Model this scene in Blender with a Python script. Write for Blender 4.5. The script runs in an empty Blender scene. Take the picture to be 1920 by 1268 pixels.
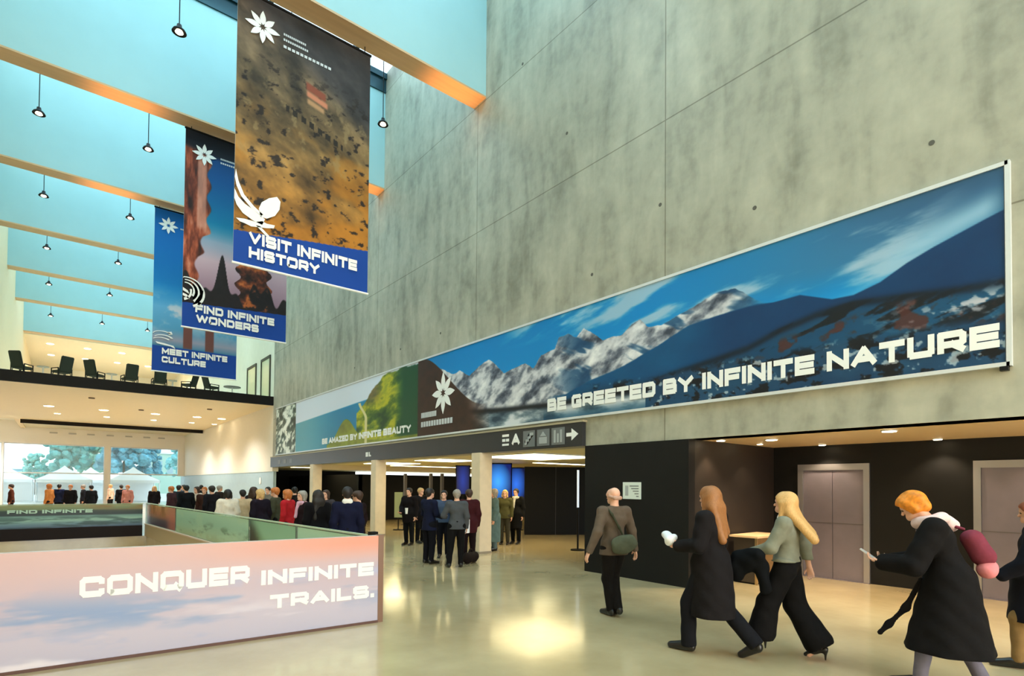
import bpy, bmesh, math, random
import numpy as np
from mathutils import Vector, Matrix
random.seed(4)
PI = math.pi
C = bpy.context.scene.collection
SC = bpy.context.scene

# ---------------------------------------------------------------- camera
CF, CCY, EYE = 1040.2, 889.1, 1.8
YAW, PITCH, ROLL = math.radians(39.139), math.radians(1.194), math.radians(0.472)
fw = Vector((math.sin(YAW)*math.cos(PITCH), math.cos(YAW)*math.cos(PITCH), math.sin(PITCH)))
r0 = fw.cross(Vector((0, 0, 1))).normalized()
u0 = r0.cross(fw)
cr = math.cos(ROLL)*r0 + math.sin(ROLL)*u0
cu = -math.sin(ROLL)*r0 + math.cos(ROLL)*u0
cam = bpy.data.objects.new('camera', bpy.data.cameras.new('camera'))
C.objects.link(cam)
M = Matrix((cr, cu, -fw)).transposed().to_4x4()
M.translation = (0, 0, EYE)
cam.matrix_world = M
cam.data.sensor_width = 36
cam.data.lens = CF/1920*36
cam.data.shift_y = (CCY-634)/1920
cam.data.clip_end = 400
cam.data.clip_start = 0.05
SC.camera = cam
CAMP = Vector((0, 0, EYE))
def on_plane(x, y, ax, v):
    "point of the photograph's ray on a coordinate plane"
    d = (x-960)/CF*cr - (y-CCY)/CF*cu + fw
    return CAMP + d*((v-CAMP[ax])/d[ax])
def stand(x, depth):
    "floor position in the viewing direction of column x at a given depth"
    d = (x-960)/CF*cr + fw
    d = d/d.dot(fw)*depth
    return Vector((d.x, d.y, 0))

# ---------------------------------------------------------------- world, exposure
def lin(c):
    return tuple(((v/255)/12.92 if v/255 <= .04045 else ((v/255+.055)/1.055)**2.4) for v in c)
w = bpy.data.worlds.new('world'); SC.world = w; w.use_nodes = True
wn = w.node_tree; bg = wn.nodes['Background']
tc = wn.nodes.new('ShaderNodeTexCoord'); sp = wn.nodes.new('ShaderNodeSeparateXYZ'); cr_ = wn.nodes.new('ShaderNodeValToRGB')
wn.links.new(tc.outputs['Generated'], sp.inputs[0]); wn.links.new(sp.outputs['Z'], cr_.inputs[0]); wn.links.new(cr_.outputs[0], bg.inputs[0])
cr_.color_ramp.elements[0].position = 0.0; cr_.color_ramp.elements[0].color = (.82, .9, .95, 1)
cr_.color_ramp.elements[1].position = 0.6; cr_.color_ramp.elements[1].color = (.6, .82, 1, 1)
bg.inputs[1].default_value = 2.8
SC.view_settings.view_transform = 'Standard'
SC.view_settings.look = 'None'
SC.view_settings.exposure = 0.3
SC.view_settings.gamma = 1.0
SC.view_settings.use_curve_mapping = False

def area(name, loc, sx, sy, energy, color, rot=(0, 0, 0), spread=None):
    l = bpy.data.lights.new(name, 'AREA'); l.shape = 'RECTANGLE'; l.size = sx; l.size_y = sy
    l.energy = energy; l.color = color
    if spread: l.spread = spread
    o = bpy.data.objects.new(name, l); C.objects.link(o); o.location = loc; o.rotation_euler = rot
    return o
def spot(name, loc, energy, color, angle, rot=(0, 0, 0), blend=.6, r=.06, parent=None):
    l = bpy.data.lights.new(name, 'SPOT'); l.energy = energy; l.color = color; l.spot_size = angle; l.spot_blend = blend; l.shadow_soft_size = r
    o = bpy.data.objects.new(name, l); C.objects.link(o); o.location = loc; o.rotation_euler = rot
    return o
W = 8.7            # face of the tall concrete wall
LX = -2.2          # left wall
FINY = [12.49+6.05*k for k in range(-4, 6)] + [51.6]   # far edge of each roof beam
SKY = (.52, .90, .97)
WARM = (1.0, .80, .52)
# daylight through the roof glazing, one light per bay
for k in range(-4, 6):
    y0 = FINY[k+4]; y1 = FINY[k+5]-.55
    area('skylight_light', ((W+LX)/2, (y0+y1)/2, 16.0), 10.4, y1-y0-.6, (250 if k < 3 else 220), SKY)
area('added_warm_fill', (3.2, -13.5, 5.5), 10, 10, 1750, (1, .86, .62), (math.radians(90), 0, 0))  # unseen warm fill added behind the camera

# ---------------------------------------------------------------- materials
MATS = {}
def nodes(name):
    m = bpy.data.materials.new(name); m.use_nodes = True
    return m, m.node_tree, m.node_tree.nodes['Principled BSDF']
def mat(name, rgb, rough=.6, metal=0, var=.0, scale=6, bump=0, spec=.5, coat=0, emit=None, es=0, sheen=0, stretch=(1, 1, 1)):
    if name in MATS: return MATS[name]
    m, t, p = nodes(name); c = lin(rgb)
    p.inputs['Base Color'].default_value = (*c, 1); p.inputs['Roughness'].default_value = rough
    p.inputs['Metallic'].default_value = metal; p.inputs['Specular IOR Level'].default_value = spec
    p.inputs['Coat Weight'].default_value = coat; p.inputs['Sheen Weight'].default_value = sheen
    if emit: p.inputs['Emission Color'].default_value = (*lin(emit), 1); p.inputs['Emission Strength'].default_value = es
    tcn = t.nodes.new('ShaderNodeTexCoord'); mp = t.nodes.new('ShaderNodeMapping'); nz = t.nodes.new('ShaderNodeTexNoise')
    mp.inputs['Scale'].default_value = stretch
    t.links.new(tcn.outputs['Object'], mp.inputs[0]); t.links.new(mp.outputs[0], nz.inputs['Vector'])
    nz.inputs['Scale'].default_value = scale; nz.inputs['Detail'].default_value = 6
    if var > 0:
        cr2 = t.nodes.new('ShaderNodeValToRGB'); e = cr2.color_ramp.elements
        e[0].position = .3; e[1].position = .7
        e[0].color = (*[v*(1-var) for v in c], 1); e[1].color = (*[min(1, v*(1+var)) for v in c], 1)
        t.links.new(nz.outputs[0], cr2.inputs[0]); t.links.new(cr2.outputs[0], p.inputs['Base Color'])
    if bump > 0:
        b = t.nodes.new('ShaderNodeBump'); b.inputs['Strength'].default_value = bump; b.inputs['Distance'].default_value = .02
        t.links.new(nz.outputs[0], b.inputs['Height']); t.links.new(b.outputs[0], p.inputs['Normal'])
    MATS[name] = m
    return m
def glow(name, rgb, s):
    if name in MATS: return MATS[name]
    m, t, p = nodes(name)
    p.inputs['Base Color'].default_value = (*lin(rgb), 1); p.inputs['Emission Color'].default_value = (*lin(rgb), 1); p.inputs['Emission Strength'].default_value = s
    MATS[name] = m; return m
def glass(name, tint, alpha=.75, rough=.03):
    "thin sheet of clear glass: mostly see-through with a gloss"
    if name in MATS: return MATS[name]
    m = bpy.data.materials.new(name); m.use_nodes = True; t = m.node_tree; t.nodes.clear()
    o = t.nodes.new('ShaderNodeOutputMaterial'); mx = t.nodes.new('ShaderNodeMixShader'); tr = t.nodes.new('ShaderNodeBsdfTransparent')
    p = t.nodes.new('ShaderNodeBsdfPrincipled')
    tr.inputs[0].default_value = (*tint, 1); p.inputs['Base Color'].default_value = (*tint, 1); p.inputs['Roughness'].default_value = rough
    mx.inputs[0].default_value = 1-alpha
    t.links.new(tr.outputs[0], mx.inputs[1]); t.links.new(p.outputs[0], mx.inputs[2]); t.links.new(mx.outputs[0], o.inputs[0])
    MATS[name] = m; return m
def concrete():
    m, t, p = nodes('cast_concrete'); N = t.nodes.new; L = t.links.new
    tcn = N('ShaderNodeTexCoord'); sx = N('ShaderNodeSeparateXYZ'); L(tcn.outputs['Object'], sx.inputs[0])
    n1 = N('ShaderNodeTexNoise'); n1.inputs['Scale'].default_value = .35; n1.inputs['Detail'].default_value = 8; n1.inputs['Roughness'].default_value = .62
    L(tcn.outputs['Object'], n1.inputs['Vector'])
    mp = N('ShaderNodeMapping'); mp.inputs['Scale'].default_value = (1, 1.5, .4); L(tcn.outputs['Object'], mp.inputs[0])
    n2 = N('ShaderNodeTexNoise'); n2.inputs['Scale'].default_value = 1.6; n2.inputs['Detail'].default_value = 7; n2.inputs['Distortion'].default_value = .4; L(mp.outputs[0], n2.inputs['Vector'])
    n3 = N('ShaderNodeTexNoise'); n3.inputs['Scale'].default_value = 5; n3.inputs['Detail'].default_value = 9; L(tcn.outputs['Object'], n3.inputs['Vector'])
    a = N('ShaderNodeMath'); a.operation = 'ADD'; L(n1.outputs[0], a.inputs[0]); L(n2.outputs[0], a.inputs[1])
    a2 = N('ShaderNodeMath'); a2.operation = 'MULTIPLY_ADD'; L(n3.outputs[0], a2.inputs[0]); a2.inputs[1].default_value = .5; L(a.outputs[0], a2.inputs[2])
    r = N('ShaderNodeValToRGB'); e = r.color_ramp.elements
    e[0].position = .98; e[0].color = (*lin((124, 124, 112)), 1); e[1].position = 1.5; e[1].color = (*lin((204, 202, 186)), 1)
    el = e.new(1.22); el.color = (*lin((176, 175, 160)), 1)
    sc = N('ShaderNodeMath'); sc.operation = 'MULTIPLY'; sc.inputs[1].default_value = .5
    e[0].color = (*lin((132, 131, 116)), 1); e[0].position = .46; e[1].position = .62; e[2].position = .80
    e[1].color = (*lin((166, 164, 147)), 1); e[2].color = (*lin((188, 185, 166)), 1)
    L(a2.outputs[0], sc.inputs[0]); L(sc.outputs[0], r.inputs[0])
    # formwork joints
    cb = N('ShaderNodeCombineXYZ'); L(sx.outputs['Y'], cb.inputs[0]); L(sx.outputs['Z'], cb.inputs[1])
    mb = N('ShaderNodeMapping'); mb.inputs['Location'].default_value = (-.1+6.1, -1.7+3.5, 0); L(cb.outputs[0], mb.inputs[0])
    br = N('ShaderNodeTexBrick'); br.offset = 0; br.inputs['Scale'].default_value = 1; br.inputs['Brick Width'].default_value = 6.1; br.inputs['Row Height'].default_value = 3.5
    br.inputs['Mortar Size'].default_value = .016; br.inputs['Mortar Smooth'].default_value = .6
    br.inputs['Color1'].default_value = (1, 1, 1, 1); br.inputs['Color2'].default_value = (.93, .93, .93, 1); br.inputs['Mortar'].default_value = (.50, .48, .44, 1)
    L(mb.outputs[0], br.inputs['Vector'])
    mx = N('ShaderNodeMix'); mx.data_type = 'RGBA'; mx.blend_type = 'MULTIPLY'; mx.inputs[0].default_value = 1
    L(r.outputs[0], mx.inputs[6]); L(br.outputs[0], mx.inputs[7]); L(mx.outputs[2], p.inputs['Base Color'])
    b = N('ShaderNodeBump'); b.inputs['Strength'].default_value = .35; b.inputs['Distance'].default_value = .03; L(n2.outputs[0], b.inputs['Height']); L(b.outputs[0], p.inputs['Normal'])
    p.inputs['Roughness'].default_value = .55
    return m
def floor_mat():
    m, t, p = nodes('polished_floor'); N = t.nodes.new; L = t.links.new
    tcn = N('ShaderNodeTexCoord'); n1 = N('ShaderNodeTexNoise'); n1.inputs['Scale'].default_value = .6; n1.inputs['Detail'].default_value = 7; n1.inputs['Roughness'].default_value = .58
    L(tcn.outputs['Object'], n1.inputs['Vector'])
    r = N('ShaderNodeValToRGB'); e = r.color_ramp.elements; e[0].position = .3; e[1].position = .7
    e[0].color = (*lin((170, 150, 112)), 1); e[1].color = (*lin((206, 186, 146)), 1); L(n1.outputs[0], r.inputs[0]); L(r.outputs[0], p.inputs['Base Color'])
    n2 = N('ShaderNodeTexNoise'); n2.inputs['Scale'].default_value = .8; n2.inputs['Detail'].default_value = 2; L(tcn.outputs['Object'], n2.inputs['Vector'])
    mr = N('ShaderNodeMapRange'); mr.inputs['From Min'].default_value = .3; mr.inputs['From Max'].default_value = .7; mr.inputs['To Min'].default_value = .12; mr.inputs['To Max'].default_value = .18
    L(n2.outputs[0], mr.inputs[0]); L(mr.outputs[0], p.inputs['Roughness'])
    p.inputs['Coat Weight'].default_value = .3; p.inputs['Coat Roughness'].default_value = .12; p.inputs['Specular IOR Level'].default_value = .8
    return m
M_CON = concrete(); M_FLOOR = floor_mat()
M_FIN = mat('skylight_tinted_panel', (150, 188, 192), .5, var=.03, scale=1)  # cool skylight tint put into the colour of the beam faces
M_SOFF = mat('warm_bounce_soffit', (196, 160, 118), .45, var=.08, scale=8, stretch=(.1, 1, 1))  # warm floor bounce put into the colour of the undersides
M_DKT = mat('dark_teal_steel', (22, 62, 72), .4, .3)
M_WHITE = mat('white_paint', (232, 228, 216), .55, var=.02)
M_CREAM = mat('cream_ceiling', (222, 208, 176), .5, var=.02)
M_DARK = mat('dark_panel', (15, 14, 15), .5, spec=.3, var=.15, scale=2)
M_BROWN = mat('dark_brown_panel', (34, 26, 21), .5, var=.1, scale=3)
M_BLACK = mat('black_matt', (11, 10, 11), .6, spec=.2)
M_STEEL = mat('brushed_steel', (126, 118, 130), .34, .35, var=.06, scale=3, stretch=(.3, 1, 1))
M_COL = mat('column_plaster', (222, 202, 172), .5, var=.04)
M_TEALW = mat('blue_grey_panel', (150, 172, 178), .35, var=.05)
M_SIGN = mat('charcoal_sign', (44, 44, 48), .38, var=.08, scale=2)
M_LET = mat('white_print', (240, 240, 238), .6)
M_ALU = mat('white_aluminium', (215, 218, 220), .4, .2)
M_GLASS = glass('clear_glass', (.93, .98, .98), .9)
M_GGLASS = glass('green_glass', (.80, .95, .88), .8, .08)

# ---------------------------------------------------------------- mesh helpers
def box(bm, x0, x1, y0, y1, z0, z1):
    v = [bm.verts.new(p) for p in ((x0, y0, z0), (x1, y0, z0), (x1, y1, z0), (x0, y1, z0), (x0, y0, z1), (x1, y0, z1), (x1, y1, z1), (x0, y1, z1))]
    for f in ((0, 3, 2, 1), (4, 5, 6, 7), (0, 1, 5, 4), (1, 2, 6, 5), (2, 3, 7, 6), (3, 0, 4, 7)): bm.faces.new([v[i] for i in f])
def prism(bm, poly, z0, z1):
    a = [bm.verts.new((x, y, z0)) for x, y in poly]; b = [bm.verts.new((x, y, z1)) for x, y in poly]; n = len(poly)
    bm.faces.new(a[::-1]); bm.faces.new(b)
    for i in range(n): bm.faces.new((a[i], a[(i+1) % n], b[(i+1) % n], b[i]))
def cyl(bm, p0, p1, r, r1=None, n=16, cap=True):
    r1 = r if r1 is None else r1
    p0 = Vector(p0); p1 = Vector(p1); d = (p1-p0).normalized(); a = d.orthogonal().normalized(); b = d.cross(a)
    A = [bm.verts.new(p0+r*(math.cos(2*PI*i/n)*a+math.sin(2*PI*i/n)*b)) for i in range(n)]
    B = [bm.verts.new(p1+r1*(math.cos(2*PI*i/n)*a+math.sin(2*PI*i/n)*b)) for i in range(n)]
    for i in range(n): bm.faces.new((A[i], A[(i+1) % n], B[(i+1) % n], B[i]))
    if cap: bm.faces.new(A[::-1]); bm.faces.new(B)
def lathe(bm, prof, n=24, c=(0, 0, 0)):
    rings = []
    for r, z in prof: rings.append([bm.verts.new((c[0]+r*math.cos(2*PI*i/n), c[1]+r*math.sin(2*PI*i/n), c[2]+z)) for i in range(n)])
    for a, b in zip(rings, rings[1:]):
        for i in range(n): bm.faces.new((a[i], a[(i+1) % n], b[(i+1) % n], b[i]))
    bm.faces.new(rings[0][::-1]); bm.faces.new(rings[-1])
def obj(name, bm, m, parent=None, bevel=0, smooth=False, loc=None):
    for f in bm.faces: f.smooth = False
    if bevel: bmesh.ops.bevel(bm, geom=[e for e in bm.edges], offset=bevel, segments=2, affect='EDGES', clamp_overlap=True)
    bmesh.ops.recalc_face_normals(bm, faces=bm.faces)
    me = bpy.data.meshes.new(name); bm.to_mesh(me); bm.free()
    if m: me.materials.append(m)
    if smooth:
        for p in me.polygons: p.use_smooth = True
    o = bpy.data.objects.new(name, me); C.objects.link(o)
    if parent: o.parent = parent
    if loc: o.location = loc
    return o
def ob(name, fn, m, parent=None, **k):
    bm = bmesh.new(); fn(bm); return obj(name, bm, m, parent, **k)
def tag(o, label, cat, group=None, kind=None):
    o['label'] = label; o['category'] = cat
    if group: o['group'] = group
    if kind: o['kind'] = kind
    return o
def thing(name, label, cat, loc=(0, 0, 0), rz=0, group=None):
    o = bpy.data.objects.new(name, None); C.objects.link(o); o.location = loc; o.rotation_euler = (0, 0, rz)
    o.empty_display_size = .1
    return tag(o, label, cat, group)
def struct(name, fn, m, parent=None, label=None, **k):
    o = ob(name, fn, m, parent, **k)
    if parent is None: o['kind'] = 'structure'
    if label: o['label'] = label
    return o
def dup(root, loc=None, rz=None, label=None):
    r = root.copy(); C.objects.link(r)
    if loc is not None: r.location = loc
    if rz is not None: r.rotation_euler = (0, 0, rz)
    if label: r['label'] = label
    for ch in list(root.children):
        c = ch.copy(); C.objects.link(c); c.parent = r
        for g in list(ch.children):
            d = g.copy(); C.objects.link(d); d.parent = c
    return r
GLY = {'A': (1.1, [[(0, 0), (.5, 1), (1, 0)], [(.2, .3), (.8, .3)]]), 'B': (1, [[(0, 0), (0, 1), (.85, 1), (.95, .85), (.95, .62), (.85, .5), (0, .5)], [(.85, .5), (1, .38), (1, .12), (.88, 0), (0, 0)]]),
 'C': (1, [[(1, .8), (1, .9), (.88, 1), (.12, 1), (0, .85), (0, .15), (.12, 0), (.88, 0), (1, .1), (1, .2)]]), 'D': (1, [[(0, 0), (0, 1), (.85, 1), (1, .82), (1, .18), (.85, 0), (0, 0)]]),
 'E': (.95, [[(1, 1), (0, 1), (0, 0), (1, 0)], [(0, .5), (.95, .5)]]), 'F': (.92, [[(1, 1), (0, 1), (0, 0)], [(0, .46), (.9, .46)]]),
 'G': (1, [[(1, .9), (.88, 1), (.12, 1), (0, .85), (0, .15), (.12, 0), (1, 0), (1, .46), (.55, .46)]]), 'H': (1, [[(0, 0), (0, 1)], [(1, 0), (1, 1)], [(0, .5), (1, .5)]]), 'I': (0, [[(0, 0), (0, 1)]]),
 'L': (.85, [[(0, 1), (0, 0), (1, 0)]]), 'M': (1.2, [[(0, 0), (0, 1), (.5, .25), (1, 1), (1, 0)]]), 'N': (1, [[(0, 0), (0, 1), (1, 0), (1, 1)]]), 'O': (1.1, [[(.12, 0), (.88, 0), (1, .15), (1, .85), (.88, 1), (.12, 1), (0, .85), (0, .15), (.12, 0)]]),
 'P': (.95, [[(0, 0), (0, 1), (.88, 1), (1, .88), (1, .5), (.88, .38), (0, .38)]]), 'Q': (1.1, [[(.12, 0), (.88, 0), (1, .15), (1, .85), (.88, 1), (.12, 1), (0, .85), (0, .15), (.12, 0)], [(.65, .2), (.95, -.18)]]),
 'R': (1, [[(0, 0), (0, 1), (.88, 1), (1, .88), (1, .5), (.88, .38), (0, .38)], [(.55, .38), (1, 0)]]), 'S': (1, [[(1, .85), (.88, 1), (.1, 1), (0, .9), (0, .58), (.1, .5), (.9, .5), (1, .42), (1, .1), (.9, 0), (.1, 0), (0, .15)]]),
 'T': (1, [[(0, 1), (1, 1)], [(.5, 1), (.5, 0)]]), 'U': (1, [[(0, 1), (0, .15), (.12, 0), (.88, 0), (1, .15), (1, 1)]]), 'V': (1.1, [[(0, 1), (.5, 0), (1, 1)]]), 'W': (1.6, [[(0, 1), (.25, 0), (.5, 1), (.75, 0), (1, 1)]]),
 'Y': (1.1, [[(0, 1), (.5, .48), (1, 1)], [(.5, .48), (.5, 0)]]), 'Z': (1, [[(0, 1), (1, 1), (0, 0), (1, 0)]]), '.': (0, [[(0, 0), (0, .02)]])}
def lettering(name, s, m, parent, org, ux, cap, width, thick=.006, uz=(0, 0, 1), bold=.02, align=0):
    "wide heavy lettering cut from strokes, standing on a plane: org = lower left, ux = reading direction"
    T = .30; words = []; cur = []; x = 0
    for ch in s:
        if ch == ' ': words.append(cur); cur = []; x += .62; continue
        wd, st = GLY[ch]; wd *= .98
        cur.append((x, wd, st)); x += wd+T+.13
    words.append(cur); tot = x-.13; kx = width/tot
    for adv in words: o = word_mesh(name, adv, m, parent, org, ux, uz, kx, cap, thick, T)
    return o
def word_mesh(name, adv, m, parent, org, ux, uz, kx, cap, thick, T):
    U = Vector(ux).normalized(); Z = Vector(uz).normalized(); Nn = U.cross(Z); O = Vector(org); bm = bmesh.new(); ti = 0
    for a in adv:
        x0, wd, st = a
        for pl in st:
            P = [Vector((x0+T/2+px*wd, T/2+py*(1-T))) for px, py in pl]
            for i, (p0, p1) in enumerate(zip(P, P[1:])):
                d = (p1-p0).normalized(); n = Vector((-d.y, d.x))*T/2
                diag = abs(d.x) > .05 and abs(d.y) > .05
                ex = T*(.34 if diag or len(pl) > 6 else .5) if (abs(d.y) < .05 or not diag) else T*.28
                e0 = ex if i > 0 or abs(d.y) > .95 or (abs(d.x) > .95 and True) else ex; e1 = ex
                if diag and i == 0: e0 = T*.38
                q = [p0-d*e0-n, p1+d*e1-n, p1+d*e1+n, p0-d*e0+n]
                if diag and (p1-p0).length > .5 and min(p0.y, p1.y) > 0: q = [Vector((v.x, min(max(v.y, 0), 1))) for v in q]
                elif diag: q = [p0-d*T*.2-n, p1+d*T*.2-n, p1+d*T*.2+n, p0-d*T*.2+n]
                ti += 1; e = thick+(ti % 7)*thick*.02
                A = [bm.verts.new(O+U*(v.x*kx)+Z*(v.y*cap)) for v in q]; B = [bm.verts.new(O+U*(v.x*kx)+Z*(v.y*cap)+Nn*e) for v in q]
                bm.faces.new(A[::-1]); bm.faces.new(B)
                for k in range(4): bm.faces.new((A[k], A[(k+1) % 4], B[(k+1) % 4], B[k]))
    return obj(name, bm, m, parent)
def flat_shapes(name, polys, m, parent, org, ux, thick=.006, uz=(0, 0, 1)):
    "flat cut shapes on a plane, given in plane coordinates"
    U = Vector(ux).normalized(); Z = Vector(uz).normalized(); Nn = U.cross(Z); O = Vector(org)
    bm = bmesh.new()
    for pl in polys:
        a = [bm.verts.new(O+U*x+Z*y) for x, y in pl]; b = [bm.verts.new(O+U*x+Z*y+Nn*thick) for x, y in pl]; n = len(pl)
        bm.faces.new(a); bm.faces.new(b[::-1])
        for i in range(n): bm.faces.new((a[i], a[(i+1) % n], b[(i+1) % n], b[i]))
    bmesh.ops.triangulate(bm, faces=[f for f in bm.faces if len(f.verts) > 4])
    return obj(name, bm, m, parent)
def petal(cx, cy, ang, r0_, r1_, wd, n=7):
    "rounded petal polygon pointing at ang from r0_ to r1_"
    up = []; dn = []
    for i in range(n+1):
        s = i/n; r = r0_+(r1_-r0_)*s; h = wd*(math.sin(PI*min(1, s**.8*1.0))*.75+.25*math.sin(PI*s))*.5 if 0 < s < 1 else 0
        up.append((r, h)); dn.append((r, -h))
    pts = up+dn[::-1][1:-1]
    return [(cx+a*math.cos(ang)-b*math.sin(ang), cy+a*math.sin(ang)+b*math.cos(ang)) for a, b in pts]
def star(cx, cy, R):
    return [petal(cx, cy, PI/2+i*2*PI/8, R*.12, R*(1.0 if i % 2 == 0 else .95), R*.34) for i in range(8)]

# ---------------------------------------------------------------- printed pictures
def vnoise(x, y, seed):
    xi = np.floor(x).astype(np.int64); yi = np.floor(y).astype(np.int64); fx = x-xi; fy = y-yi
    fx = fx*fx*(3-2*fx); fy = fy*fy*(3-2*fy)
    def hsh(a, b):
        n = (a*374761393+b*668265263+seed*1442695) & 0x7fffffff
        n = ((n ^ (n >> 13))*1274126177) & 0x7fffffff
        return ((n ^ (n >> 16)) & 0xffff)/65535.
    return (hsh(xi, yi)*(1-fx)+hsh(xi+1, yi)*fx)*(1-fy)+(hsh(xi, yi+1)*(1-fx)+hsh(xi+1, yi+1)*fx)*fy
def fbm(x, y, seed=1, o=5):
    s = 0; a = .5; tot = 0
    for i in range(o): s = s+a*vnoise(x*2**i, y*2**i, seed+i*7); tot += a; a *= .55
    return s/tot
def ramp(t, stops):
    t = np.asarray(t); xs = [s[0] for s in stops]; cs = np.array([s[1] for s in stops], float)
    return np.stack([np.interp(t, xs, cs[:, i]) for i in range(3)], -1)
def blend(a, b, m): m = np.clip(m, 0, 1)[..., None]; return a*(1-m)+b*m
def ss(e0, e1, x): t = np.clip((x-e0)/(e1-e0), 0, 1); return t*t*(3-2*t)
def full(c, like): return np.ones(like.shape+(3,))*np.array(c, float)
def printed(name, us, vs, place, paint, parent, back=None, rough=.5, spec=.4):
    "thin printed sheet; picture held as colours of a fine grid. us, vs 1D arrays; place(u, v) -> world points"
    nu, nv = len(us), len(vs); U, V = np.meshgrid(us, vs, indexing='ij')
    colr = np.clip(paint(U, V), 0, 255)/255.; colr = np.where(colr <= .04045, colr/12.92, ((colr+.055)/1.055)**2.4)
    P = place(U, V).reshape(-1, 3); i = np.arange(nu*nv).reshape(nu, nv)
    F = np.stack([i[:-1, :-1], i[1:, :-1], i[1:, 1:], i[:-1, 1:]], -1).reshape(-1, 4)
    me = bpy.data.meshes.new(name); me.vertices.add(len(P)); me.vertices.foreach_set('co', P.astype(np.float32).ravel())
    me.loops.add(F.size); me.loops.foreach_set('vertex_index', F.ravel().astype(np.int32))
    me.polygons.add(len(F)); me.polygons.foreach_set('loop_start', np.arange(0, F.size, 4, dtype=np.int32)); me.update(calc_edges=True)
    a = me.color_attributes.new('print', 'FLOAT_COLOR', 'POINT'); a.data.foreach_set('color', np.concatenate([colr.reshape(-1, 3), np.ones((nu*nv, 1))], 1).astype(np.float32).ravel())
    key = 'print_%.2f' % rough
    if key not in MATS:
        m, t, p = nodes(key); at = t.nodes.new('ShaderNodeAttribute'); at.attribute_name = 'print'; t.links.new(at.outputs['Color'], p.inputs['Base Color'])
        p.inputs['Roughness'].default_value = rough; p.inputs['Specular IOR Level'].default_value = spec; MATS[key] = m
    me.materials.append(MATS[key])
    o = bpy.data.objects.new(name, me); C.objects.link(o); o.parent = parent
    return o

# ================================================================ SETTING
RAILX0, RAILY0, RAILX1, RAILY1 = 3.3, 6.95, 2.3, 22.5
def f_floor(bm):
    prism(bm, [(LX, -14), (W+.25, -14), (W+.25, 6.95), (LX, 6.95)], -.35, 0)
    prism(bm, [(3.3, 6.95), (W+.25, 6.95), (W+.25, 22.5), (2.3, 22.5)], -.35, 0)
    prism(bm, [(LX, 22.5), (W+.25, 22.5), (W+.25, 60), (LX, 60)], -.35, 0)
    prism(bm, [(-14, 30.8), (LX, 30.8), (LX, 60), (-14, 60)], -.35, 0)
    prism(bm, [(W+.25, -14), (30, -14), (30, 38), (W+.25, 38)], -.35, 0)
struct('floor', f_floor, M_FLOOR)
struct('ground', lambda bm: box(bm, -60, 90, 60, 140, -.5, -.05), mat('pale_paving', (190, 190, 180), .8, var=.05))
struct('wall_lower_level', lambda bm: (box(bm, LX, 2.3, 22.5, 22.7, -4, -.35), box(bm, 2.3, 2.5, 6.95, 22.5, -4, -.35)), mat('beige_plaster', (226, 200, 160), .6, var=.02))
struct('floor_lower_level', lambda bm: box(bm, -4, 3.2, 5, 23, -4.2, -4), mat('lower_floor', (200, 180, 150), .5))
cw = struct('wall_right', lambda bm: (box(bm, W, W+.45, -14, 30.8, 2.66, 16.4)), M_CON)
holes = [(980, 120), (1747, 268), (1415, 390), (1110, 515), (826, 625), (751, 655), (665, 690), (1063, 250), (1238, 384)]
for hx, hy in holes:
    q = on_plane(hx, hy, 0, W)
    struct('tie_hole', lambda bm: cyl(bm, (W-.004, q.y, q.z), (W+.01, q.y, q.z), .035, n=12), mat('tie_hole_grey', (88, 86, 78), .8), cw)
struct('wall_upper_gallery', lambda bm: (box(bm, W, W+.3, 30.8, 66, 5.97, 16.4)), mat('off_white_wall', (226, 224, 206), .6, var=.03, scale=2))
struct('wall_white_right', lambda bm: box(bm, W, W+.3, 30.8, 60, 2.45, 5.97), M_WHITE)
struct('wall_glazed_band', lambda bm: (box(bm, W+.05, W+.2, 30.8, 60, 0, 2.45)), M_TEALW)
struct('wall_left', lambda bm: (box(bm, LX-.3, LX, -14, 30.8, -4, 16.4), box(bm, LX-.3, LX, 30.8, 66, 6.0, 16.4)), mat('warm_white_wall', (226, 206, 170), .6, var=.03))
# lobby beyond the wall
struct('wall_far_left', lambda bm: (box(bm, -14.2, -14, 30.8, 58, 0, 6.7), box(bm, -14, LX-.3, 30.6, 30.8, -.35, 6.7)), M_WHITE)
struct('wall_lobby', lambda bm: box(bm, 11.9, 12.1, -14, 8.2, 0, 2.66), M_DARK)
struct('wall_alcove', lambda bm: box(bm, W+.02, 11.9, 5.7, 5.9, 0, 2.66), M_BROWN)
struct('wall_black_box', lambda bm: (box(bm, W-.02, W+.18, 5.68, 8.2, 0, 2.66), box(bm, W, 12.1, 8.05, 8.2, 0, 2.66)), M_DARK)
struct('ceiling_lobby', lambda bm: (box(bm, W+.02, 12.1, -14, 8.2, 2.66, 2.9)), mat('beige_lobby_ceiling', (216, 190, 148), .45, var=.03))
struct('ceiling_hall', lambda bm: (box(bm, W+.02, 30, 8.2, 38, 2.68, 2.9)), mat('yellow_beige_ceiling', (222, 212, 160), .5, var=.03))
struct('wall_hall_back', lambda bm: (box(bm, 11.5, 30, 26, 26.2, 0, 2.3), box(bm, W+.3, 16, 37, 37.2, 0, 2.68), box(bm, 22, 22.2, 8, 26, 0, 2.68), box(bm, 11.5, 11.6, 26, 37, 0, 2.3)), M_BLACK)
struct('trim_1', lambda bm: box(bm, W+.3, 22, 24.9, 25.1, 2.45, 2.68), M_CREAM)
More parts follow.
